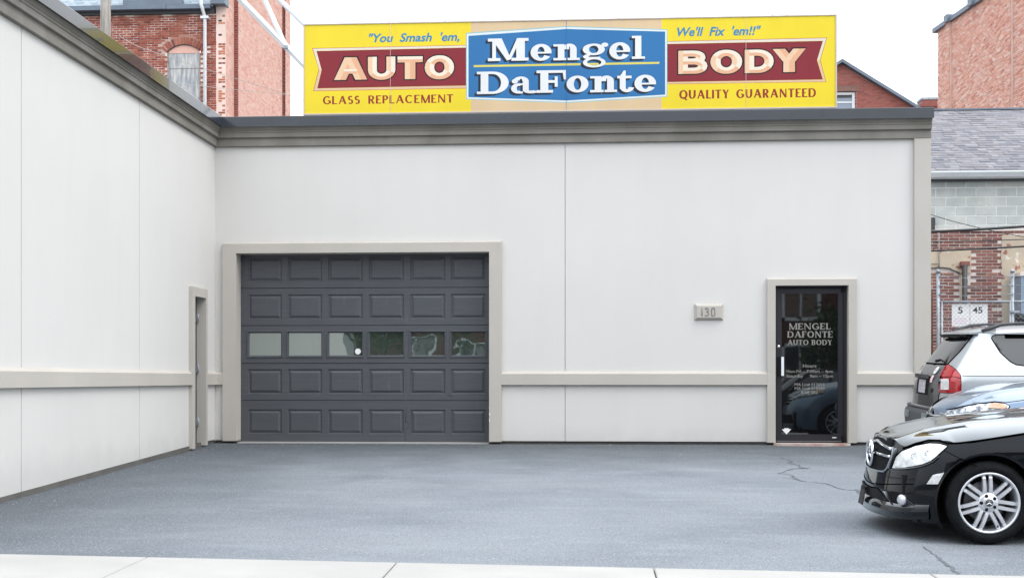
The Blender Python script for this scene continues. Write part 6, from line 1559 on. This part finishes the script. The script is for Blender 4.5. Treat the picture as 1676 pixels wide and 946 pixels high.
# ---- pale blue hatchback behind it
B=Body(**BLUE); c2_=car('parked_car',4.469,-4.72,'pale blue metallic car between the black saloon and the silver suv')
def rid2(x,y,q):
    f=max(0,min(1,(x+.70)/.3)); c=.36+.12*max(0,min(1,(x+.7)/1.3)); d=abs(abs(y)-c); return f*.016*math.exp(-(d/.04)**2)
shell(B,c2_,M['blue_paint'],[(0,.31,.375),(2.6,.31,.37)],ns=110,nv=18)
top_piece(B,c2_,'bonnet',M['blue_paint'],None,.76,extra=rid2,n=50,w_=48); top_piece(B,c2_,'windscreen',M['autoglass'],.76,1.42,n=16); top_piece(B,c2_,'roof',M['blue_paint'],1.42,2.7,n=16); top_piece(B,c2_,'rear_window',M['autoglass'],2.7,3.25,n=12); top_piece(B,c2_,'tailgate',M['blue_paint'],3.25,None,n=16)
for poly in ([(.98,1.10),(1.25,1.26),(1.5,1.40),(1.8,1.42),(1.84,1.08)],[(1.9,1.08),(1.86,1.42),(2.3,1.42),(2.65,1.36),(2.9,1.12)]): patch(B,c2_,'side_window',M['autoglass'],'side',poly,off=.004,mirror=True,step=.06)
hl=[(-.740,.772),(-.688,.803),(-.593,.850),(-.483,.887),(-.335,.912),(-.255,.905),(-.222,.880),(-.245,.842),(-.40,.815),(-.60,.775),(-.70,.752)]
patch(B,c2_,'headlight_surround',M['seam'],'side',grow(hl,.010),off=.0015,mirror=True,step=.03); patch(B,c2_,'headlight',M['headlamp_dk'],'side',hl,off=.005,mirror=True,bow=.015,step=.03)
patch(B,c2_,'turn_signal',M['amber'],'side',[(-.40,.850),(-.365,.900),(-.27,.900),(-.232,.878),(-.26,.850)],off=.024,mirror=True,step=.03)
strip(B,c2_,'bonnet_gap',M['seam'],'side',[(-.76,.775),(-.69,.812),(-.593,.860),(-.483,.897),(-.335,.924),(-.25,.916),(-.1,.94),(.2,.975),(.7,1.03)],.004,off=.003)
gp=[(-.34,.735),(-.30,.64),(.30,.64),(.34,.735)]; patch(B,c2_,'grille_mesh',M['grille_mesh'],'front',gp,off=.003,step=.04)
front_bar(B,c2_,'grille_bar',M['chrome'],.742,.748,-.40,.40,.013,.010); front_bar(B,c2_,'grille_bar',M['chrome'],.69,.695,-.34,.34,.009,.012)
patch(B,c2_,'lower_intake',M['grille_mesh'],'front',[(-.5,.46),(-.55,.30),(.55,.30),(.5,.46)],off=.003,step=.05)
wb=wheel_at(c2_,0,-.865,.315,.315,.215,-1,style='ten',emblem=False); wheel_at(c2_,0,.865,.315,.315,.215,1,src=wb); wheel_at(c2_,2.6,-.865,.315,.315,.215,-1,src=wb); wheel_at(c2_,2.6,.865,.315,.315,.215,1,src=wb)

# ---- silver suv, tail towards us at left
B=Body(**SUV); c3_=car('parked_suv',4.204,-2.2,'silver suv parked nearest the building with red tail light and darkened tailgate','suv')
shell(B,c3_,M['silver_paint'],[(.98,.36,.41),(3.60,.36,.41)],ns=170,nv=34,lip=1)
top_piece(B,c3_,'roof',M['silver_paint'],None,2.42,n=40,w_=40); top_piece(B,c3_,'windscreen',M['autoglass'],2.42,3.12,n=16); top_piece(B,c3_,'bonnet',M['silver_paint'],3.12,None,n=30)
tg=[(-.56,.705),(-.585,.90),(-.50,1.10),(-.44,1.225),(.44,1.225),(.50,1.10),(.585,.90),(.56,.705)]
patch(B,c3_,'tailgate_gap',M['seam'],'front',grow(tg,.012),off=.001,step=.06); tgo=patch(B,c3_,'tailgate',M['grey_panel'],'front',tg,off=.006,step=.05,bow=.02)
wg=[(-.46,1.245),(-.56,1.42),(-.50,1.615),(.50,1.615),(.56,1.42),(.46,1.245)]; wg=[(-.47,1.245),(-.52,1.40),(-.515,1.585),(.515,1.585),(.52,1.40),(.47,1.245)]
patch(B,c3_,'rear_window_seal',M['seam'],'front',grow(wg,.02),off=.002,step=.06); patch(B,c3_,'rear_window',M['autoglass'],'front',wg,off=.008,step=.06,bow=.01)
# spoiler over the window
m_=MB(); n=16; rows=[]
for k in range(n+1):
    y=-.60+1.2*k/n; b=(1-(abs(y)/.66)**3); x=B.front(y,1.6); rows.append([(x-.09*b-.01,y,1.618),(x-.08*b-.01,y,1.640),(x+.22,y,1.675+.02*b),(x+.22,y,1.60)])
for p,q in zip(rows[:-1],rows[1:]):
    for i in range(4): j=(i+1)%4; m_.quad([p[i],p[j],q[j],q[i]],0,False)
m_.quad(rows[0]); m_.quad(rows[-1][::-1]); put(m_,'spoiler',M['silver_paint'],c3_,fix='n')
m_=MB(); m_.tube([(B.front(y,1.5)-.0,y,1.595) for y in [-.5+.1*k for k in range(11)]],.022,6); put(m_,'spoiler_underside',M['black_plastic'],c3_)
# tail lamps wrap the corner
tl_=[(.221,1.219),(.246,1.235),(.298,1.118),(.290,.905),(.117,.898),(.135,1.0),(.17,1.12)]
tl_=[(.215,1.222),(.252,1.235),(.300,1.118),(.292,.905),(.121,.898),(.130,1.0),(.165,1.12)]
patch(B,c3_,'tail_light_seat',M['seam'],'side',grow(tl_,.006),off=.002,step=.02); patch(B,c3_,'tail_light',M['red_lens'],'side',tl_,off=.006,step=.02,bow=.004)
_p=[(.252,1.225),(.300,1.118),(.292,.905),(.21,.90),(.225,1.1)]
m0=patch(B,c3_,'tail_light',M['red_lens'],'side',_p,off=.006,step=.02); m0.data.transform(Matrix.Scale(-1,4,(0,1,0)))
# dark band across the lamp and its inner step
strip(B,c3_,'lamp_divider',M['seam'],'side',[(.155,1.085),(.235,1.095),(.298,1.08)],.003,off=.011,mirror=False)
patch(B,c3_,'reverse_light',M['white_lens'],'side',[(.144,1.058),(.194,1.065),(.188,.940),(.134,.936)],off=.014,step=.02)
# bumper
bp=[(-.86,.36),(-.87,.66),(.87,.66),(.86,.36)]
patch(B,c3_,'bumper',M['grey_plastic'],'front',[(-.86,.42),(-.87,.690),(.87,.690),(.86,.42)],off=.012,step=.04)
for z in (.69,): m_=MB(); m_.tube([(B.front(y,.68)-.012,y,z) for y in [-.84+.07*k for k in range(25)]],.016,6); put(m_,'bumper_edge',M['grey_plastic'],c3_)
for sg in (-1,1): patch(B,c3_,'bumper_reflector',M['steel'],'front',[(sg*.30,.54),(sg*.66,.54),(sg*.66,.63),(sg*.30,.63)],off=.018,step=.04)
# plate recess, plate, handle, badge, wiper, stickers
patch(B,c3_,'plate_recess',M['black_plastic'],'front',[(-.27,.85),(-.27,1.075),(.27,1.075),(.27,.85)],off=.028,step=.05)
patch(B,c3_,'number_plate',M['plate_white'],'front',[(-.155,.870),(-.155,1.035),(.155,1.035),(.155,.870)],off=.036,step=.05)
m_=MB(); m_.box(.045,.075,-.26,.26,1.06,1.11); put(m_,'tailgate_handle',M['grey_panel'],c3_,fix=False)
for yy,zz,r_,mt,nm in ((.29,1.10,.03,M['chrome'],'round_badge'),(-.40,.914,.03,M['chrome'],'oval_badge'),(-.33,1.150,.045,M['sticker_white'],'round_sticker')):
    patch(B,c3_,nm,mt,'front',[(yy+r_*math.cos(a)*1.2,zz+r_*math.sin(a)) for a in [2*math.pi*k/16 for k in range(16)]],off=.030,step=.02)
patch(B,c3_,'square_sticker',M['sticker_pink'],'front',[(-.385,1.01),(-.385,1.085),(-.30,1.085),(-.30,1.01)],off=.030,step=.03)
patch(B,c3_,'sticker_dot',M['iron'],'front',[(-.33+.012*math.cos(a),1.150+.012*math.sin(a)) for a in [2*math.pi*k/8 for k in range(8)]],off=.034,step=.02)
m_=MB(); m_.tube([(B.front(.0,1.30)-.03,.0,1.275),(B.front(-.16,1.31)-.035,-.16,1.295),(B.front(-.36,1.29)-.03,-.36,1.270)],[.022,.012,.006],6); put(m_,'rear_wiper',M['black_plastic'],c3_)
# glass down the side
qw=[(.714,1.575),(.848,1.590),(1.35,1.585),(1.42,1.22),(1.056,1.235),(.966,1.250),(.902,1.285),(.798,1.393)]
qw=[(.722,1.585),(.75,1.598),(.86,1.603),(1.38,1.60),(1.42,1.235),(1.056,1.238),(.966,1.250),(.902,1.285),(.798,1.393),(.725,1.535),(.712,1.565)]
patch(B,c3_,'window_seal',M['seam'],'side',grow(qw,.012),off=.002,mirror=True,step=.05); patch(B,c3_,'quarter_window',M['autoglass'],'side',qw,off=.004,mirror=True,step=.05)
for poly in ([(1.50,1.235),(1.46,1.595),(2.10,1.575),(2.10,1.22)],[(2.18,1.22),(2.18,1.57),(2.45,1.50),(2.85,1.22)]): patch(B,c3_,'side_window',M['autoglass'],'side',poly,off=.004,mirror=True,step=.08)
strip(B,c3_,'body_crease',M['silver_paint'],'side',[(.32,1.115),(1.0,1.115),(2.0,1.11),(3.2,1.06)],.012,off=-.004)
for pts in ([(1.46,1.6),(1.45,1.0),(1.38,.75)],[(2.14,1.57),(2.14,.5)]): strip(B,c3_,'shut_line',M['seam'],'side',pts,.004)
for sg in (-1,1):
    m_=MB(); P=[(.62,sg*.60,1.655),(.72,sg*.60,1.685),(.85,sg*.60,1.730),(1.05,sg*.60,1.748),(1.9,sg*.59,1.745),(2.2,sg*.58,1.69),(2.3,sg*.58,1.65)]; m_.tube(P,[.02,.026,.022,.016,.016,.02,.012],8); put(m_,'roof_rail',M['iron'],c3_)
wc=wheel_at(c3_,.98,-.885,.355,.355,.225,-1,style='five',emblem=False); wheel_at(c3_,.98,.885,.355,.355,.225,1,src=wc); wheel_at(c3_,3.6,-.885,.355,.355,.225,-1,src=wc); wheel_at(c3_,3.6,.885,.355,.355,.225,1,src=wc)
